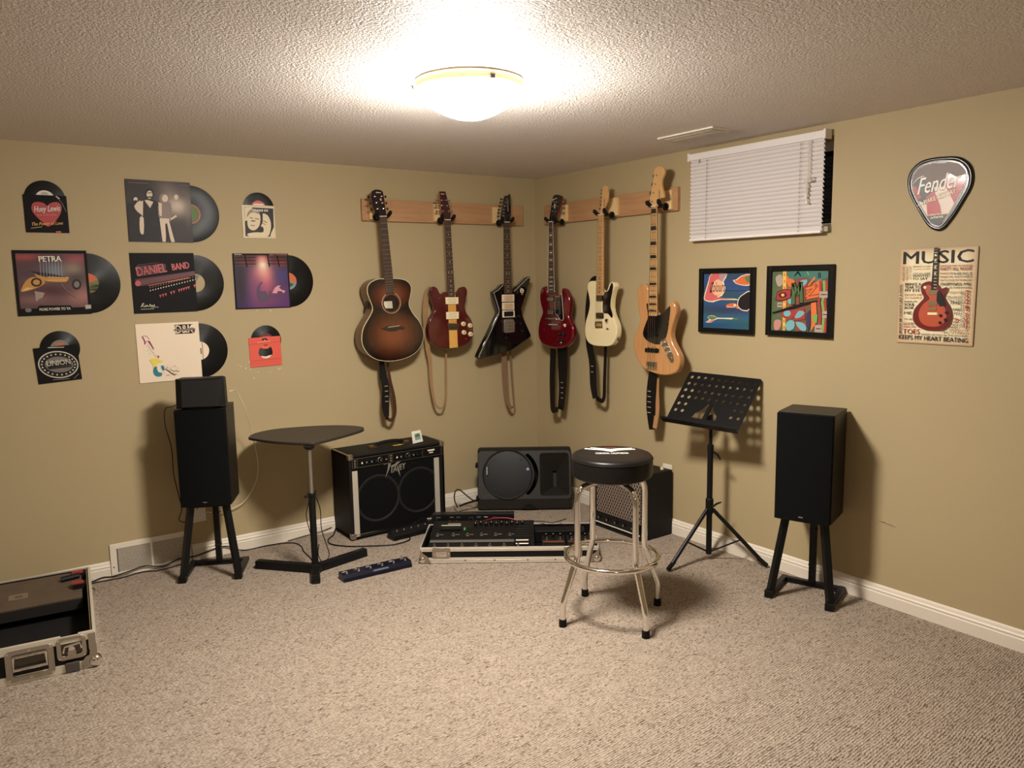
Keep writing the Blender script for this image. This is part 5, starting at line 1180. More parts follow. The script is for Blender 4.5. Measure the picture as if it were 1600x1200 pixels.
# cables
def cable(name, pts, r, m, label, cat='cable', n=6, group=None):
    P = spline3(pts, n); b = P[0].copy(); mb = MB(); mb.tube([q-b for q in P], r, m, 7)
    o = mb.build(name, loc=tuple(b)); return tag(o, label, cat, group)
CBK = mat('cable_black', (14, 13, 14), .55); CBW = mat('cable_white', (216, 206, 184), .5); CBR = mat('cable_red', (150, 34, 34), .5)
cable('white_cable', [(-2.268, -.337, .976), (-2.255, -.335, .978), (-2.235, -.30, .975), (-2.200, -.24, .950), (-2.150, -.20, .850), (-2.10, -.12, .690), (-2.06, -.06, .520), (-2.067, -.035, .406), (-2.129, -.03, .303), (-2.192, -.03, .269), (-2.28, -.03, .258), (-2.36, -.016, .268)], .0022, CBW, 'thin white cable curving from the small speaker down the left wall')
cable('black_cable', [(-2.49, -.25, .925), (-2.53, -.26, .916), (-2.567, -.25, .902), (-2.572, -.25, .819), (-2.551, -.25, .7), (-2.550, -.25, .565), (-2.536, -.25, .46), (-2.524, -.25, .373), (-2.541, -.25, .317), (-2.504, -.25, .300), (-2.459, -.20, .343), (-2.42, -.08, .33), (-2.395, -.018, .29)], .0024, CBK, 'thin black cable looping down beside the left loudspeaker')
cable('floor_cable', [(-3.02, -.03, .004), (-2.95, -.024, .005), (-2.889, -.020, .016), (-2.845, -.018, .010), (-2.767, -.022, .020), (-2.687, -.020, .030), (-2.596, -.020, .010), (-2.515, -.022, .030), (-2.42, -.025, .03), (-2.33, -.02, .045), (-2.26, -.025, .050), (-2.164, -.03, .006), (-2.017, -.03, .004), (-1.896, -.07, .004), (-1.871, -.16, .004), (-1.892, -.267, .004), (-1.90, -.385, .004), (-1.92, -.50, .004)], .0032, CBK, 'black cable trailing along the left baseboard to the small table')
cable('floor_cable', [(-3.04, -.05, .004), (-2.93, -.042, .004), (-2.80, -.05, .004), (-2.70, -.03, .004), (-2.62, -.06, .004), (-2.50, -.04, .004)], .0026, CBK, 'thin black cable on the carpet below the air grille')
cable('baseboard_cable', [(-1.90, -.024, .004), (-1.80, -.022, .012), (-1.70, -.026, .02), (-1.62, -.02, .03)], .0022, CBK, 'short black cable along the baseboard behind the tall table')
cable('table_cable', [(-1.968, -.625, .425), (-1.995, -.625, .343), (-1.992, -.622, .29), (-1.976, -.618, .22)], .0024, CBK, 'short black cable hanging left of the table pole')
cable('table_cable', [(-1.94, -.625, .415), (-1.922, -.63, .345), (-1.924, -.64, .242), (-1.901, -.64, .149), (-1.889, -.64, .093), (-1.91, -.64, .062), (-1.932, -.64, .064), (-1.948, -.636, .11), (-1.94, -.634, .16)], .0024, CBK, 'longer black cable drooping right of the table pole')
cable('power_cable', [(-1.60, .0-.03, .02), (-1.64, -.09, .004), (-1.70, -.155, .004), (-1.718, -.24, .004), (-1.66, -.335, .004), (-1.56, -.41, .004), (-1.44, -.478, .004), (-1.33, -.47, .004), (-1.29, -.415, .01)], .0042, CBK, 'black cable looping on the carpet around the large amplifier')
cable('signal_cable', [(-1.235, -.36, .055), (-1.19, -.38, .085), (-1.15, -.42, .10), (-1.135, -.43, .105)], .003, CBK, 'black cable between the foot switch and the jack box')

# ================================================================ tall side table
t = thing('side_table', 'tall black table with a rounded triangular top on one pole', 'table', (-1.955, -.605, 0))
ox, oy = -1.955, -.605
top = [(-2.148, -.213), (-2.085, -.128), (-1.98, -.085), (-1.869, -.095), (-1.705, -.157), (-1.596, -.24), (-1.542, -.334), (-1.546, -.394), (-1.597, -.453), (-1.774, -.547), (-1.906, -.598), (-1.968, -.575), (-2.075, -.435), (-2.145, -.27)]
lp = smooth_loop([(x-ox, y-oy) for x, y in top], 4, 1.)
mb = MB(); TOPM = mat('table_top_charcoal', (46, 41, 36), .42, spec=.5)
mb.plate([lp], 0, .015, TOPM, .005, X=T(0, 0, .6925) @ R(-PI/2, 'X')); mb.build('table_top', t)
mb = MB(); mb.lathe([(0, .686), (.030, .686), (.026, .676), (.016, .668), (0, .668)], BLKM, 20); mb.build('mounting_collar', t)
mb = MB(); mb.lathe([(.0125, .425), (.0125, .670)], mat('satin_steel', (176, 170, 158), .3, .9), 20); mb.build('upper_pole', t)
mb = MB(); mb.lathe([(.0175, .03), (.0175, .425), (.0125, .430)], BLKM, 20); mb.build('lower_pole', t)
mb = MB(); mb.lathe([(.0175, .418), (.022, .420), (.022, .434), (.0125, .436)], BLK, 20); mb.tube([(-.018, -.01, .426), (-.036, -.014, .424)], .005, BLK, 8); mb.sphere((-.038, -.014, .424), .008, BLK); mb.tube([(.018, 0, .428), (.026, 0, .446)], .003, BLK, 8); mb.build('height_clamp', t)
for (tx, ty, hh) in ((-2.183, -.342, .040), (-1.635, -.535, .040), (-2.014, -.762, .042)):
    d = Vector((tx-ox, ty-oy, 0)); L = d.length; a = math.atan2(d.y, d.x)
    mb = MB(); mb.M = R(a, 'Z'); mb.box((L/2, 0, .005+hh/2), (L, .046, hh), BLKM, taper=(1, .82)); mb.box((L-.012, 0, .005), (.03, .04, .01), RUB); mb.build('base_arm', t, bevel=.004)
mb = MB(); mb.lathe([(0, .008), (.034, .008), (.034, .046), (.022, .052), (0, .052)], BLKM, 20); mb.build('base_hub', t)

# ================================================================ large combo amplifier
AW, AD, AH = .645, .262, .520
TOLEX = m_tolex('black_tolex', (19, 17, 16))
t = thing('guitar_amplifier', 'large black two speaker guitar amplifier with silver strips and knobs', 'amplifier', (-1.2725, -.268, 0))
mb = MB(); th = .018
mb.box((0, AD/2, AH-th/2), (AW, AD, th), TOLEX); mb.box((0, AD/2, th/2+.012), (AW, AD, th), TOLEX)
for s in (-1, 1): mb.box((s*(AW/2-th/2), AD/2, AH/2+.006), (th, AD, AH-.012), TOLEX)
mb.box((0, AD-.006, AH/2), (AW-.02, .01, AH-.03), TOLEX); mb.build('cabinet', t, bevel=.005)
mb = MB(); mb.box((0, .012, (AH-.08)/2+.016), (AW-2*th, .010, AH-.085), CLOTH); mb.build('grille', t)
for cx, cz in ((-.140, .232), (.137, .236)):
    mb = MB(); mb.lathe([(.146, -.0), (.146, .002), (.141, .0035), (.136, .003), (.131, 0)], mat('ring_charcoal', (30, 28, 27), .6), 56, T(cx, .0068, cz) @ FRONT)
    mb.lathe([(.131, .0), (.10, -.002), (.03, -.003), (.0, -.001)], mat('cone_black', (12, 11, 11), .75), 40, T(cx, .0068, cz) @ FRONT); mb.build('speaker_ring', t)
for x in (-.288, .266):
    mb = MB(); mb.box((x, .0035, .222), (.034, .008, .400), ALU); mb.build('silver_strip', t, bevel=.001)
for x0 in (.302,):
    mb = MB(); mb.box((x0, .004, .222), (.036, .008, .41), TOLEX); mb.build('corner_post', t)
mb = MB(); mb.box((0, .004, .468), (AW-2*th+.004, .010, .060), mat('panel_black', (12, 12, 13), .35))
for z in (.440, .496): mb.box((0, -.0015, z), (AW-2*th, .0012, .0022), NKL)
for x in (-.302, -.270, -.065, -.040, .168, .300): mb.box((x, -.0015, .468), (.0018, .0012, .056), NKL)
mb.box((.228, -.0015, .477), (.048, .001, .009), PAPER); mb.box((.228, -.0015, .462), (.028, .001, .006), PAPER); mb.build('control_panel', t)
for i, (x, k) in enumerate(((-.245, 2), (-.215, 1), (-.182, 1), (-.152, 0), (-.122, 3), (-.088, 1), (-.015, 2), (.012, 1), (.042, 0), (.068, 3), (.098, 1), (.125, 0), (.152, 0))):
    mb = MB(); c = [DKG, mat('knob_blue_grey', (110, 118, 124), .4), PAPER, NKL][k]
    if k == 3: mb.lathe([(.014, .0), (.016, .001), (.014, .002)], NKL, 20, T(x, -.001, .468) @ FRONT)
    mb.lathe([(0, 0), (.010, 0), (.0085, .012), (0, .012)], BLK, 14, T(x, -.001, .468) @ FRONT); mb.lathe([(.0055, .0124), (0, .0126)], c, 12, T(x, -.001, .468) @ FRONT); mb.build('knob', t)
for z in (.452, .468, .484):
    for x in (-.286, -.052):
        mb = MB(); mb.lathe([(0, 0), (.0065, 0), (.0065, .004), (.003, .004), (.003, .001), (0, .001)], NKL, 12, T(x, -.001, z) @ FRONT); mb.build('input_jack', t)
mb = MB(); LG = mat('logo_silver', (170, 164, 152), .35, .6); lx, lz = -.085, .352
L3 = lambda q: [(lx+x, lz+z) for x, z in q]
mb.plate([L3([(-.014, .080), (.034, .084), (.120, .118), (.048, .098), (.030, .092), (.004, .088)])], .0045, .003, LG); mb.plate([L3([(.020, .090), (.040, .094), (.020, .042), (-.004, .0), (.012, .044)])], .0045, .003, LG)
mb.plate([L3([(.120, .118), (.100, .084), (.070, .064), (.036, .058), (.034, .066), (.064, .074), (.084, .092), (.098, .110)])], .0043, .003, LG)
[mb.text('EAVEY', lx+.034+q, lz+.022, 1, LG, .0045-q*.1, .0015, shear=.35, rot=.14, fit=(.104, .036)) for q in (0, .002)]; mb.plate([L3([(.074, .040), (.096, -.010), (.088, .040)])], .0045, .003, LG); mb.build('logo', t)
mb = MB(); mb.box((0, -.001, .034), (AW-.03, .002, .004), NKL); mb.build('piping', t)
for sx in (-1, 1):
    for z in (.026, AH-.016):
        mb = MB(); mb.box((sx*(AW/2-.014), .014, z), (.036, .036, .036), NKL); mb.build('corner_cap', t, bevel=.010, seg=3)
    mb = MB(); mb.box((sx*(AW/2-.003), AD/2, AH-.002), (.012, AD-.05, .007), NKL); mb.build('edge_trim', t, bevel=.002)
mb = MB(); mb.tube(spline3([(-.100, .12, AH+.004), (-.075, .12, AH+.020), (0, .12, AH+.026), (.075, .12, AH+.020), (.100, .12, AH+.004)]), .011, RUB, 8)
for s in (-1, 1): mb.box((s*.112, .12, AH+.006), (.046, .028, .013), BRASS)
mb.build('handle', t)
mb = MB(); mb.prism([(-.02, -.012), (.035, -.014), (.055, .0), (.03, .004), (.02, .014), (.0, .006), (-.015, .01)], -.0005, .0005, mat('yellow_tape', (196, 168, 66), .6), T(.03, .085, AH+.0010) @ R(PI/2, 'X')); mb.build('tape_mark', t)
mb = MB()
for sx in (-1, 1):
    for y in (.04, AD-.04): mb.lathe([(0, 0), (.016, 0), (.018, .012), (0, .012)], RUB, 12, T(sx*.27, y, 0))
mb.build('rubber_feet', t)
# small card standing on it
t = thing('photo_card', 'small white framed card with a green picture standing on the large amplifier', 'card', (-1.104, -.212, AH+.003), .25)
mb = MB(); mb.M = R(-.22, 'X'); mb.plate([[(-.041, 0), (.041, 0), (.036, .076), (-.036, .076)]], 0, .012, WHT, .003); mb.build('body', t)
mb = MB(); mb.M = R(-.22, 'X'); mb.plate([[(-.024, .018), (.024, .018), (.022, .058), (-.022, .058)]], -.0067, .001, mat('card_blue', (128, 152, 160), .5)); mb.plate([[(-.022, .036), (.022, .036), (.016, .056), (-.008, .057), (-.020, .048)]], -.0075, .001, mat('card_green', (86, 112, 74), .5)); mb.build('picture', t)
# foot switch below it
t = thing('foot_switch_unit', 'black foot switch unit with metal switches on the carpet before the large amplifier', 'pedal', (-1.255, -.375, 0), .06)
mb = MB(); mb.prism([(-.04, 0), (.04, 0), (.04, .062), (.0, .058), (-.04, .030)], -.145, .145, BLK, R(PI/2, 'Z')); mb.build('housing', t, bevel=.005)
for x in (-.11, -.06, -.01, .04, .09):
    mb = MB(); mb.lathe([(0, 0), (.010, 0), (.010, .003), (.005, .004), (.005, .012), (0, .013)], NKL, 12, T(x, -.014, .046) @ R(-.35, 'X')); mb.build('switch', t)

# ================================================================ stage monitor lying in the corner
t = thing('stage_monitor', 'black moulded stage loudspeaker lying on its side in the corner', 'speaker', (-.4245, -.410, 0), math.radians(-36.3))
MON = mat('moulded_black', (34, 31, 27), .5, bump=(500, .25, .001)); MOND = mat('moulded_dark', (15, 14, 13), .55)
W2, tl = .313, math.atan2(.10, .315)
sec = [(0, .012), (0, .078), (.100, .388), (.13, .400), (.23, .385), (.25, .35), (.25, .06), (.225, 0), (.02, 0)]
mb = MB(); vs = []
for x, sc_ in ((-W2, .985), (-W2+.012, 1.), (W2-.012, 1.), (W2, .985)):
    for y, z in sec: vs.append((x, .12+(y-.12)*sc_, .2+(z-.2)*sc_))
n = len(sec); fs = []
for j in range(3):
    for i in range(n):
        if i == 1: continue                          # the front face is open: baffle parts close it
        a = j*n+i; b = j*n+(i+1) % n; fs.append((a, b, b+n, a+n))
fs += [tuple(range(n-1, -1, -1)), tuple(range(3*n, 4*n))]
fs = [tuple(reversed(f)) for f in fs]
mb.add(vs, fs, MON, False)
mb.box((0, .225, .2), (.5, .02, .3), MOND); mb.build('enclosure', t, bevel=.006)
FX = T(0, .0, .078) @ R(-tl, 'X'); FH = .325
wc = (-.113, .166)
horn = rrect(.104, .022, .296, .304, .02); arc = [(wc[0]+.178*math.cos(math.radians(a)), wc[1]+.172*math.sin(math.radians(a))) for a in range(-48, 53, 6)]+[(wc[0]+.205*math.cos(math.radians(a)), wc[1]+.185*math.sin(math.radians(a))) for a in range(48, -53, -6)]
mb = MB(); mb.M = FX; mb.plate([rrect(-W2+.002, 0, W2-.002, FH, .022), horn[::-1], ring2(wc[0], wc[1], .158, 48)[::-1], arc], .004, .012, MON, .002); mb.build('baffle', t, sharp=30)
mb = MB(); mb.M = FX
fr = [(.104, .022), (.296, .022), (.296, .304), (.104, .304)]; thr = [(.190, .085), (.218, .085), (.218, .190), (.190, .190)]
vs = [(x, .004, z) for x, z in fr]+[(x, .085, z) for x, z in thr]
mb.add(vs, [(0, 4, 5, 1), (1, 5, 6, 2), (2, 6, 7, 3), (3, 7, 4, 0)], MON, False); mb.add([(x, .11, z) for x, z in thr]+[(x, .085, z) for x, z in thr], [(4, 0, 1, 5), (5, 1, 2, 6), (6, 2, 3, 7), (7, 3, 0, 4), (0, 3, 2, 1)], MOND, False); mb.build('horn', t)
mb = MB(); mb.M = FX; WO = mat('woofer_grille', (13, 12, 11), .48, spec=.5)
mb.lathe([(.168, -.004), (.169, .006), (.163, .011), (.157, .008), (.156, -.004)], MON, 64, T(wc[0], 0, wc[1]) @ FRONT); mb.build('woofer_ring', t)
mb = MB(); mb.M = FX; mb.lathe([(.157, .003), (.12, .0055), (.06, .0070), (0, .0075)], WO, 56, T(wc[0], 0, wc[1]) @ FRONT); mb.build('woofer_grille', t)
mb = MB(); mb.M = FX; mb.lathe([(.010, .0095), (.010, .012), (0, .0125)], mat('badge_blue_silver', (120, 126, 160), .3, .4), 16, T(.022, 0, .198) @ FRONT); mb.build('badge', t)
mb = MB(); mb.M = FX; mb.plate([rrect(-.258, .155, -.243, .23, .006)], -.008, .006, BLK, .001); mb.box((-.2505, -.0125, .192), (.004, .003, .05), NKL); mb.build('handle_slot', t)
for a in (48, 135, 228, 312):
    mb = MB(); mb.M = FX; mb.lathe([(0, .004), (.0085, .004), (.0075, .010), (0, .010)], BLK, 12, T(wc[0]+.132*math.cos(math.radians(a)), 0, wc[1]+.132*math.sin(math.radians(a))) @ FRONT); mb.build('grille_screw', t)
for zz, s in ((.0, 1), (FH, -1)):
    for k in range(4):
        mb = MB(); mb.M = FX; x0 = -W2+.012; l = .105-k*.022; mb.tube([(x0, -.003, zz+s*(.118-k*.022)), (x0+l*.5, -.004, zz+s*(.060-k*.010)), (x0+l, -.003, zz+s*.010)], .0022, mat('fin_grey', (80, 74, 66), .4), 6); mb.build('corner_fin', t)
mb = MB(); mb.prism([(-.055+.11*i/10, .0+.034*math.sin(PI*i/10)) for i in range(11)], -.004, .010, MOND, T(.03, -.0005, .012)); mb.build('hand_grip', t)
mb = MB()
for z in (.30, .07): mb.box((-W2-.006, .06, z), (.016, .06, .024), BLK)
mb.build('side_pads', t)
cable('monitor_cable', [(-.808, -.18, .040), (-.812, -.15, .085), (-.806, -.15, .140), (-.775, -.15, .150), (-.728, -.155, .108), (-.69, -.18, .070), (-.66, -.20, .06)], .0042, CBK, 'black plug lead arching from the floor into the stage loudspeaker')
cable('monitor_cable', [(-.80, -.19, .05), (-.76, -.20, .062), (-.71, -.21, .070), (-.66, -.21, .075)], .007, CBK, 'thick black lead lying low between jack box and stage loudspeaker')
cable('corner_cable', [(-.012-.01, -.62, .004), (-.04, -.75, .005), (-.10, -.86, .004), (-.17, -.94, .004)], .0035, CBK, 'black cable on the carpet between the corner and the small amplifier')

# ================================================================ pedalboard case
PBA = math.radians(-36.5); PBO = (-1.061, -1.129, 0); CW, CDp, CH = .965, .400, .092
def pb(x, y, z=0): c, s = math.cos(PBA), math.sin(PBA); return (PBO[0]+x*c-y*s, PBO[1]+x*s+y*c, z)
LAM = mat('black_laminate', (15, 13, 13), .4)
t = thing('pedalboard_case', 'open black flight case tray with aluminium edges holding effects pedals', 'flight case', PBO, PBA)
mb = MB(); mb.box((0, CDp/2, .012), (CW, CDp, .016), LAM)
for y in (.005, CDp-.005): mb.box((0, y, CH/2), (CW-.004, .009, CH-.008), LAM)
for s in (-1, 1): mb.box((s*(CW/2-.005), CDp/2, CH/2), (.009, CDp-.004, CH-.008), LAM)
mb.build('shell', t)
for nm, z, h in (('lower_edge', .018, .030), ('upper_edge', CH-.012, .024)):
    for y in (-.001, CDp+.001): mb = MB(); mb.box((0, y, z), (CW, .006, h), ALU); mb.box((0, y+(-.0035 if y < .1 else .0035), z), (CW-.02, .002, .003), NKL); mb.build(nm, t, bevel=.001)
    for s in (-1, 1): mb = MB(); mb.box((s*(CW/2+.001), CDp/2, z), (.006, CDp, h), ALU); mb.build(nm, t, bevel=.001)
for sx in (-1, 1):
    for y in (0, CDp):
        sy = -1 if y == 0 else 1
        mb = MB(); mb.sphere((sx*(CW/2-.008), y-sy*.008, .020), .022, CHR, 16); mb.prism([(0, -.004), (.060, -.004), (.040, .034), (.018, .050), (0, .074)], -.002, .002, NKL, T(sx*(CW/2+.003), y+sy*.0055, .008) @ (R(PI, 'Z') if sx > 0 else I4)); mb.build('corner_cap', t)
for x in (-.370, .345):
    mb = MB(); mb.plate([rrect(-.050+x, .032, .050+x, CH-.001, .014)], -.006, .003, NKL, .001); mb.plate([rrect(-.030+x, .040, .030+x, .072, .008)], -.009, .006, CHR, .002); mb.box((x, -.010, .082), (.044, .008, .016), NKL); mb.box((x, -.013, .060), (.05, .003, .006), CHR)
    for dx in (-.040, .040): mb.knob((x+dx, -.0075, .055), .004, .002, CHR, seg=8)
    mb.build('butterfly_latch', t)
for x in (-.24, -.08, .10, .25):
    mb = MB(); mb.knob((x, -.004, .018), .004, .002, DKG, seg=8); mb.build('rivet', t)
# multi effects unit
BK2 = mat('unit_black', (17, 17, 18), .38); GSP = mat('grey_strip', (88, 86, 82), .45)
t = thing('multi_effects_unit', 'black floor effects unit with two rows of foot switches and a display', 'effects unit', pb(-.155, .025, .021), PBA)
MW, MD = .585, .335
mb = MB(); mb.prism([(0, 0), (MD, 0), (MD, .105), (MD-.10, .095), (.10, .066), (.085, .058), (0, .050)], -MW/2, MW/2, BK2, R(PI/2, 'Z')); mb.build('chassis', t, bevel=.003)
def dk(x, y): return T(x, y, float(np.interp(y, (0, .085, .10, .235, .335), (.050, .058, .066, .095, .105)))) @ R(float(np.interp(y, (0, .09, .3), (.09, .3, .2))), 'X')
for y, xs in ((.040, [-.262+k*.0775 for k in range(7)]), (.150, [-.255, -.165, -.085, -.005, .075, .155])):
    for x in xs:
        mb = MB(); mb.M = dk(x, y); mb.lathe([(0, 0), (.010, 0), (.010, .003), (.006, .004), (.006, .013), (0, .014)], CHR, 14); mb.build('foot_switch', t)
        mb = MB(); mb.M = dk(x, y+.022); mb.box((0, 0, .001), (.005, .005, .002), mat('lamp_cap', (140, 136, 130), .4)); mb.box((.022, -.012, .0004), (.024, .004, .0008), mat('print_grey2', (120, 118, 112), .5)); mb.build('indicator', t)
mb = MB(); mb.M = dk(-.0, .092); mb.box((-.04, 0, .002), (.50, .022, .003), GSP); mb.build('grey_strip', t)
mb = MB(); mb.M = dk(-.185, .225); mb.box((0, 0, .004), (.118, .045, .007), BLK); mb.box((0, 0, .008), (.108, .034, .001), mat('lcd_dark', (22, 26, 24), .2)); mb.box((0, .021, .0086), (.112, .004, .002), PAPER); mb.build('display', t)
mb = MB(); mb.M = dk(-.105, .215); mb.box((0, 0, .003), (.010, .026, .004), mat('green_lamp', (40, 140, 70), .4)); mb.build('green_lamp', t)
mb = MB(); mb.M = dk(-.17, .285); mb.box((0, 0, .0015), (.075, .008, .002), mat('print_silver2', (150, 142, 122), .4)); mb.build('name_strip', t)
for k in range(10):
    mb = MB(); mb.M = dk(-.045+k*.030, .265+.012*(k % 2)); mb.lathe([(0, 0), (.011, 0), (.010, .014), (0, .014)], BLK, 14); mb.box((0, .005, .0145), (.002, .009, .001), PAPER); mb.build('knob', t)
# its expression pedal
mb = MB(); mb.M = T(.225, .14, .062) @ R(.16, 'X'); mb.box((0, .03, .010), (.090, .24, .016), BLK)
for y in (-.060, -.10): mb.box((0, y, .019), (.07, .010, .003), PAPER)
for k in range(6): mb.box((0, .14-k*.03, .0185), (.078, .004, .002), DKG)
mb.build('expression_pedal', t, bevel=.002)
# two more pedals at the right end of the case
for i, (x, m_, lb) in enumerate(((.245, mat('pedal_brown', (92, 52, 36), .4), 'black pedal with brown stripe, next to the expression pedal in the tray'), (.385, mat('pedal_brown2', (78, 46, 34), .4), 'black pedal partly behind the chrome stool leg, far right in the tray'))):
    t = thing('effects_pedal', lb, 'pedal', pb(x, .10, .021), PBA, 'small pedals in the tray')
    mb = MB(); mb.prism([(0, 0), (.12, 0), (.12, .060), (0, .045)], -.065, .065, BK2, R(PI/2, 'Z')); mb.build('housing', t, bevel=.004)
    mb = MB(); mb.M = T(0, .03, .0500) @ R(.125, 'X'); mb.box((0, 0, .001), (.118, .022, .002), m_); mb.build('label_stripe', t)
    for dx in (-.038, .038):
        mb = MB(); mb.M = T(dx, .058, .053) @ R(.125, 'X'); mb.lathe([(0, 0), (.009, 0), (.009, .003), (.005, .004), (.005, .016), (0, .017)], CHR, 12); mb.build('foot_switch', t)
    for dx in (-.04, 0, .04):
        mb = MB(); mb.M = T(dx, .095, .058) @ R(.125, 'X'); mb.lathe([(0, 0), (.010, 0), (.009, .015), (0, .015)], BLK, 12); mb.box((0, .004, .0155), (.002, .008, .001), PAPER); mb.build('knob', t)
t = thing('power_unit', 'flat black power unit along the back of the pedal tray', 'power supply', pb(.27, .262, .021), PBA)
mb = MB(); mb.box((.015, .045, .035), (.29, .085, .07), BK2); mb.build('housing', t, bevel=.006)
mb = MB(); mb.tube([(.13, .01, .071), (.135, .01, .105)], .008, BLK, 10); mb.build('plug', t)
cable('patch_cable', [pb(.12, .40, .105), pb(.19, .385, .108), pb(.25, .37, .104), pb(.33, .40, .118)], .003, CBK, 'short black patch cable draped over the tray back edge')
# jack box behind the tray
t = thing('jack_box', 'low black box with a row of round jack sockets behind the pedal tray', 'audio box', pb(-.225, CDp+.014, 0), PBA)
JW, JH, JD = .490, .150, .115
mb = MB(); mb.prism([(0, 0), (JD, 0), (JD, JH-.02), (.0, JH)], -JW/2, JW/2, BK2, R(PI/2, 'Z')); mb.build('housing', t, bevel=.003)
for x, c in ((-.205, NKL), (-.125, RED), (-.085, RED), (.035, RED), (.078, RED), (.13, DKG), (-.01, DKG)):
    mb = MB(); mb.plate([rrect(x-.014, .100, x+.014, .132, .003)], -.002, .003, NKL if c is not DKG else DKG, .0005); mb.lathe([(0, 0), (.010, 0), (.010, .004), (.006, .004), (.006, .001), (0, .001)], BLK, 14, T(x, -.003, .116) @ FRONT)
    if c is RED: mb.box((x-.011, -.005, .105), (.006, .003, .010), RED)
    mb.build('jack_socket', t)
mb = MB(); mb.tube([(-JW/2-.002, .02, .116), (-JW/2-.030, .018, .114)], .009, NKL, 10); mb.build('side_plug', t)
cable('red_cable', [pb(-.15, .405, .112), pb(-.13, .37, .128), pb(-.09, .35, .142), pb(-.02, .34, .145), pb(.04, .33, .134)], .0032, CBR, 'thin red cable arching over the effects unit')

# ================================================================ slim foot controller
t = thing('foot_controller', 'slim dark navy foot controller bar with six switches on the carpet', 'foot controller', (-1.7025, -.848, 0), math.radians(-2.4))
NVY = mat('navy_black', (18, 19, 32), .3)
mb = MB(); mb.prism([(0, 0), (.078, 0), (.078, .036), (.014, .034), (.004, .018)], -.1925, .1925, NVY, R(PI/2, 'Z')); mb.build('housing', t, bevel=.002)
for k in range(6):
    x = -.165+k*.066; mb = MB(); mb.lathe([(0, .034), (.0075, .034), (.0075, .037), (.0045, .038), (.0045, .047), (0, .048)], CHR, 12, T(x, .030, 0)); mb.build('foot_switch', t)
    mb = MB(); mb.box((x-.004, .054, .0362), (.03, .006, .001), mat('print_rust', (110, 84, 72), .5) if k in (1, 3, 5) else mat('print_pale', (150, 148, 150), .5)); mb.box((x-.004, .064, .0362), (.014, .004, .001), mat('print_pale', (150, 148, 150), .5)); mb.build('printed_mark', t)
mb = MB(); mb.plate([[(-.03, -.004), (.06, -.004), (.055, .004), (-.025, .004)]], .0, .001, mat('logo_navy_grey', (90, 92, 110), .4), X=T(0, .0075, .026) @ R(-.55, 'X')); mb.build('maker_mark', t)

# ================================================================ small practice amplifier, upside down
DIA = mat('diamond_grille', (60, 56, 54), .7); dt = NT(DIA); tc = dt.n('TexCoord').outputs['Object']; sp = dt.n('SeparateXYZ'); dt.l(tc, sp.inputs[0])
ln = []
for sg in (1, -1):
    q = dt.math('ADD', dt.math('MULTIPLY', sp.outputs[0], 1/.0215), dt.math('MULTIPLY', sp.outputs[2], sg/.038)); ln.append(dt.math('ABSOLUTE', dt.math('SUBTRACT', dt.math('FRACT', dt.math('ADD', q, 50.)), .5)))
mn = dt.math('MINIMUM', ln[0], ln[1]); dt.l(dt.mix(dt.ramp(mn, ((.10, 1.), (.17, 0.))), (28, 25, 24), (150, 128, 112)), dt.b.inputs['Base Color'])
t = thing('practice_amplifier', 'small upside down amplifier with diamond pattern grille behind the stool', 'amplifier', (-.262, -1.1325, 0), -PI/2)
SW_, SH_, SD_ = .415, .395, .245
mb = MB(); mb.box((0, SD_/2+.006, SH_/2), (SW_, SD_-.012, SH_), TOLEX)
for s in (-1, 1): mb.box((s*(SW_/2-.008), .004, SH_/2), (.016, .014, SH_), TOLEX)
for z in (SH_-.008, .008): mb.box((0, .004, z), (SW_, .014, .016), TOLEX)
mb.build('cabinet', t, bevel=.006)
mb = MB(); mb.box((0, .0035, .226), (SW_-.036, .008, .255), DIA); mb.build('grille', t)
for x in (-.185, .185):
    mb = MB(); mb.knob((x, -.0005, .345), .004, .002, NKL, seg=8); mb.build('grille_screw', t)
mb = MB(); mb.box((0, -.001, .066), (SW_-.034, .018, .056), BLK, R(.35, 'X')); mb.build('control_panel', t)
mb = MB(); mb.box((0, -.007, .034), (SW_-.034, .004, .005), PAPER); mb.build('white_trim', t)
for k in range(5):
    mb = MB(); x = -.15+k*.072; mb.M = T(x, -.010, .070) @ R(.35, 'X'); mb.lathe([(0, 0), (.010, 0), (.009, .012), (0, .012)], BLK, 12, FRONT); mb.box((0, -.0125, .003), (.0025, .001, .012), PAPER); mb.box((.015, -.001, -.006), (.012, .001, .0025), PAPER); mb.build('knob', t)
for x in (-.15, .165):
    for y in (.05, .20):
        mb = MB(); mb.lathe([(0, 0), (.011, 0), (.010, .012), (.007, .016), (0, .016)], mat('foot_cream', (200, 184, 140), .5), 14, T(x, y, SH_)); mb.build('foot', t)

# ================================================================ chrome bar stool
t = thing('bar_stool', 'chrome bar stool with a round padded black seat and foot ring', 'stool', (-1.078, -1.962, 0))
VNL = mat('black_vinyl', (22, 20, 19), .36, spec=.5, bump=(220, .12, .001))
mb = MB(); mb.lathe([(0, .655), (.165, .655), (.176, .662), (.180, .675), (.180, .728), (.178, .744), (.173, .751), (.163, .755), (.150, .7562), (0, .7568)], VNL, 64)
mb.build('seat', t)
mb = MB(); mb.tube([(.1795*math.cos(a*PI/24), .1795*math.sin(a*PI/24), .737) for a in range(48)], .0024, VNL, 6, closed=True); mb.build('seat_piping', t)
mb = MB(); mb.M = R(math.radians(-38), 'Z') @ T(0, 0, 0)
WHP = mat('seat_print_white', (226, 222, 214), .4)
def flatpoly(pts, m, z=.7572): mb.prism([(x, y*1.4+.012) for x, y in pts], -.0003, .0003, m, T(0, 0, z) @ R(-PI/2, 'X'))
flatpoly([(-.118, .055), (-.112, .066), (-.03, .046), (.0, .030), (.03, .046), (.108, .052), (.112, .042), (.04, .032), (.0, .012), (-.04, .034)], WHP)
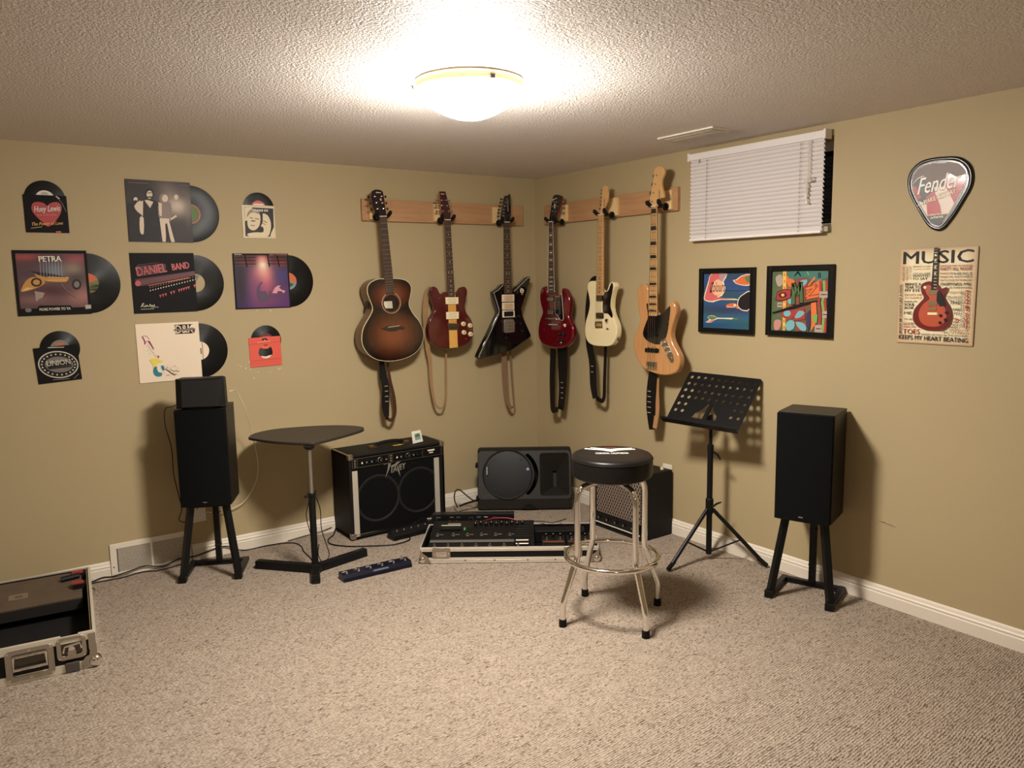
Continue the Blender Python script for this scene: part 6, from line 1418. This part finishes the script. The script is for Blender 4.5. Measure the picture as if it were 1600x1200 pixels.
flatpoly([(-.09, .072), (-.086, .078), (-.02, .058), (.0, .048), (.02, .058), (.10, .066), (.10, .060), (.03, .049), (.0, .036), (-.03, .050)], WHP)
flatpoly([(-.03, .078), (.034, .078), (.018, .066), (-.014, .066)], mat('seat_print_red', (120, 44, 34), .4))
for v in range(2): pass
tb_ = MB(); tb_.M = R(math.radians(-38), 'Z') @ T(0, 0, .7572) @ R(-PI/2, 'X')
tb_.text('CORONA, CALIFORNIA', -.073, -.022, 1, WHP, -.0003, 0, fit=(.146, .034), bold=.02)
mb.M = I4; mb.v += tb_.v; k0 = len(mb.v)-len(tb_.v); wi = mb.mi(WHP)
for f in tb_.f: mb.f.append(tuple(j+k0 for j in f)); mb.fm.append(wi); mb.sm.append(False)
mb.build('seat_print', t)
feet = [(-1.332, -1.909), (-1.114, -2.216), (-.827, -2.006), (-1.024, -1.702)]
ang = [math.atan2(y+1.962, x+1.078) for x, y in feet]; base_a = sum((a % (PI/2)) for a in ang)/4
RF, RL = .252, .176
for k, a in enumerate(ang):
    c, s = math.cos(a), math.sin(a); P = []
    for r_, z in ((RF, .018), (RF, .095), (RF-.006, .115), (RL+.018, .262), (RL+.003, .292), (RL, .32), (RL, .555)): P.append((r_*c, r_*s, z))
    for i in range(1, 6): f = i/6*PI/2; P.append(((RL-.05+.05*math.cos(f))*c, (RL-.05+.05*math.cos(f))*s, .565+.060*math.sin(f)))
    P.append(((RL-.075)*c, (RL-.075)*s, .632)); P.append((.02*c, .02*s, .636+.004*(k % 2)))
    mb = MB(); mb.tube(P, .0138, CHR, 14); lg = mb.build('leg', t, sharp=60)
    mb = MB(); mb.lathe([(0, 0), (.017, 0), (.0175, .004), (.0165, .034), (.013, .035)], RUB, 16, T(RF*c, RF*s, 0)); mb.build('foot_cap', lg)
mb = MB(); mb.tube([(.206*math.cos(q*PI/32), .206*math.sin(q*PI/32), .285) for q in range(64)], .0118, CHR, 12, closed=True); mb.build('foot_ring', t, sharp=60)
mb = MB(); mb.lathe([(0, .640), (.10, .640), (.10, .656), (0, .656)], BLKM, 28); mb.build('seat_plate', t)

# ================================================================ sheet music stand
t = thing('music_stand', 'black tripod music stand with a perforated tilted desk', 'music stand', (-.182, -1.760, 0))
for a in (math.atan2(-1.749+1.76, -.475+.182), math.atan2(-2.02+1.76, -.04+.182), math.atan2(.645, .765)):
    c, s = math.cos(a), math.sin(a); Rf = .293 if a != math.atan2(.645, .765) else .165
    if Rf > .2:
        mb = MB(); mb.tube([(.018*c, .018*s, .285), (Rf*c, Rf*s, .018)], .011, BLKM, 10); lg = mb.build('leg', t)
        mb = MB(); mb.tube([((Rf-.035)*c, (Rf-.035)*s, .048), ((Rf+.012)*c, (Rf+.012)*s, .012)], [.012, .0115], RUB, 10); mb.build('rubber_foot', lg)
        mb = MB(); mb.tube([(.55*Rf*c, .55*Rf*s, .132), (.012*c, .012*s, .050)], .0045, BLKM, 8); mb.build('brace', t)
    else:
        mb = MB(); mb.tube([(.018*c, .018*s, .285), (Rf*c, Rf*s, .018)], .011, BLKM, 10); lg = mb.build('leg', t)
        mb = MB(); mb.tube([((Rf-.02)*c, (Rf-.02)*s, .05), ((Rf+.004)*c, (Rf+.004)*s, .012)], [.012, .0115], RUB, 10); mb.build('rubber_foot', lg)
mb = MB(); mb.lathe([(0, .035), (.0155, .035), (.0155, .60), (.017, .60), (.017, .635), (.011, .64), (0, .64)], BLKM, 18); mb.build('lower_tube', t)
mb = MB(); mb.lathe([(0, .26), (.019, .26), (.021, .28), (.021, .34), (.016, .345), (0, .345)], BLK, 18); mb.tube([(.0, -.018, .30), (.018, -.034, .318), (.040, -.045, .325)], [.006, .006, .004], BLK, 8); mb.build('leg_collar', t)
mb = MB(); mb.tube([(.006, -.016, .60), (.018, -.035, .585), (.028, -.045, .56)], [.005, .006, .004], BLK, 8); mb.build('clamp_lever', t)
mb = MB(); mb.lathe([(0, .62), (.009, .62), (.009, .80), (0, .80)], BLKM, 14); mb.build('upper_tube', t)
dyaw, dt_, dw, dh = -1.4275, .7302, .444, .34
DX = T(-.262+.182, -1.752+1.760, .7414) @ R(dyaw, 'Z') @ R(-dt_, 'X') @ R(.023, 'Y')
holes = []
for v in (.305, .262, .218, .174):
    for k in range(10): holes.append((-.192+k*.0427, v))
for v in (.128, .084):
    for u in (-.192, -.149, .149, .192): holes.append((u, v))
mb = MB(); mb.M = DX; bell = [(-.075, .052), (-.05, .050), (.05, .050), (.075, .052), (.066, .080), (.046, .096), (.028, .120), (.012, .148), (0, .152), (-.012, .148), (-.028, .120), (-.046, .096), (-.066, .080)]
mb.plate([rrect(-dw/2, 0, dw/2, dh, .014)]+[ring2(u, v, .0098, 14)[::-1] for u, v in holes]+[bell], 0, .002, BLKM); mb.build('desk', t)
mb = MB(); mb.M = DX; mb.box((0, -.020, -.001), (dw+.02, .042, .002), BLKM); mb.box((0, -.041, .003), (dw+.02, .002, .010), BLKM); mb.build('ledge', t)
mb = MB(); mb.M = DX; mb.box((0, .006, .10), (.022, .008, .12), BLKM); mb.box((0, .022, .07), (.03, .03, .03), BLK); mb.build('desk_bracket', t)

# ================================================================ flight case lid at the left edge
t = thing('flight_case_lid', 'open flight case lid with chrome fittings on the carpet at bottom left', 'flight case', (-3.497, -.993, 0), math.radians(-5.8))
FW, FD, FHt = .90, .830, .150
mb = MB(); mb.box((0, FD/2, .014), (FW, FD, .018), LAM)
for y in (.006, FD-.006): mb.box((0, y, FHt/2), (FW-.004, .010, FHt-.012), LAM)
for s in (-1, 1): mb.box((s*(FW/2-.006), FD/2, FHt/2), (.010, FD-.004, FHt-.012), LAM)
mb.build('shell', t)
mb = MB(); mb.box((0, .006+.006, .075), (FW-.03, .003, .12), mat('foam_black', (14, 13, 12), .9)); mb.box((0, FD/2, .026), (FW-.03, FD-.03, .006), mat('carpet_black', (20, 18, 17), .95, bump=(200, .5, .002))); mb.build('lining', t)
for nm, z, h in (('lower_edge', .018, .034), ('upper_edge', FHt-.014, .030)):
    for y in (-.001, FD+.001): mb = MB(); mb.box((0, y, z), (FW, .006, h), ALU); mb.build(nm, t, bevel=.001)
    for s in (-1, 1):
        mb = MB(); mb.box((s*(FW/2+.001), FD/2, z), (.006, FD, h), ALU)
        if nm == 'upper_edge': mb.box((s*(FW/2-.014), FD/2, FHt-.003), (.004, FD-.02, .004), NKL); mb.box((s*(FW/2-.002), FD/2, FHt+.0005), (.012, FD, .003), ALU)
        mb.build(nm, t, bevel=.001)
mb = MB(); mb.box((-.02, .003, FHt+.001), (FW-.20, .014, .006), ALU); mb.build('front_rim', t, bevel=.002)
mb = MB(); mb.box((FW/2-.03, .003, FHt+.001), (.058, .014, .006), ALU); mb.build('front_rim', t, bevel=.002)
for sx in (-1, 1):
    for y in (0, FD):
        sy = -1 if y == 0 else 1
        mb = MB(); mb.sphere((sx*(FW/2-.006), y-sy*.006, .026), .027, CHR, 16); mb.prism([(0, -.006), (.060, -.006), (.058, .020), (.042, .040), (.028, .045), (.024, .078), (0, .085)], -.0015, .0015, NKL, T(sx*(FW/2+.003), y+sy*.0055, .012) @ (R(PI, 'Z') if sx > 0 else I4)); mb.build('corner_cap', t)
        mb = MB(); mb.box((sx*(FW/2-.012), y+sy*.005, .112), (.026, .003, .066), NKL); mb.build('corner_plate', t)
# butterfly latch near the right corner
lx = FW/2-.085
mb = MB(); mb.plate([rrect(lx-.052, .055, lx+.052, .148, .020), rrect(lx-.036, .072, lx+.036, .138, .012)[::-1]], -.0065, .004, NKL, .001); mb.plate([rrect(lx-.038, .070, lx+.038, .140, .012)], .000, .003, mat('latch_dish', (92, 86, 78), .35, .9)); mb.build('latch_plate', t)
mb = MB(); mb.tube([(lx-.030, -.010, .088), (lx-.024, -.014, .112), (lx+.030, -.014, .118), (lx+.034, -.010, .096)], .0045, CHR, 8); mb.lathe([(0, 0), (.014, 0), (.012, .008), (0, .009)], CHR, 16, T(lx, -.004, .098) @ FRONT); mb.box((lx, -.008, .075), (.030, .010, .034), NKL); mb.build('latch_wing', t)
for q in ((-.044, .065), (.044, .065), (-.044, .14), (.044, .14)):
    mb = MB(); mb.knob((lx+q[0], -.0085, q[1]), .0045, .002, CHR, seg=8); mb.build('rivet', t)
mb = MB(); mb.box((lx-.002, -.008, .022), (.050, .012, .040), mat('strap_grey', (72, 66, 60), .6)); mb.build('foot_pad', t, bevel=.003)
# recessed handle
hx = FW/2-.228
mb = MB(); mb.plate([rrect(hx-.082, .012, hx+.082, .138, .02), rrect(hx-.060, .030, hx+.060, .120, .01)[::-1]], -.0065, .004, NKL, .001); mb.build('handle_plate', t)
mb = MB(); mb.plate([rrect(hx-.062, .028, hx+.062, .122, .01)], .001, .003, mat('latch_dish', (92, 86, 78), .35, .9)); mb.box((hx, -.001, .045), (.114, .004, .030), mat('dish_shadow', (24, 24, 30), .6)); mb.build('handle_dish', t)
mb = MB(); mb.tube([(hx-.054, -.010, .112), (hx-.056, -.016, .062), (hx+.056, -.016, .062), (hx+.054, -.010, .112)], .006, CHR, 8); mb.tube([(hx-.058, -.010, .112), (hx+.058, -.010, .112)], .006, CHR, 8); mb.build('handle', t)
for q in ((-.072, .022), (.072, .022), (-.072, .128), (.072, .128), (0, .130), (0, .020)):
    mb = MB(); mb.knob((hx+q[0], -.0085, q[1]), .0045, .002, CHR, seg=8); mb.build('rivet', t)
# shelf at the back of the lid, its foam blocks and latch
SHF = m_wood('worn_board', (92, 76, 60), (74, 60, 48), scale=(3, 3, 3), rough=.6)
mb = MB(); mb.M = T(-.012, FD-.17, .126) @ R(.10, 'X'); mb.box((0, 0, 0), (FW-.05, .29, .008), SHF); mb.box((.17, -.02, .0045), (.075, .055, .001), mat('worn_patch', (116, 100, 80), .7)); mb.box((.172, -.022, .0052), (.03, .02, .001), SHF); mb.build('shelf_board', t)
mb = MB(); mb.box((-.012, FD-.318, .088), (FW-.05, .008, .045), mat('step_grey', (38, 36, 34), .6)); mb.build('shelf_front', t)
for y in (FD-.045, FD-.20):
    mb = MB(); mb.box((FW/2-.045, y, .120), (.055, .05, .055), mat('foam_black', (14, 13, 12), .9)); mb.box((FW/2-.052, y-.004, .150), (.048, .030, .008), mat('felt_red', (150, 44, 42), .8)); mb.build('foam_block', t)
mb = MB(); mb.tube([(FW/2-.045, FD-.10, .150), (FW/2-.12, FD-.115, .148)], .013, BLK, 8); mb.build('latch_bar', t)
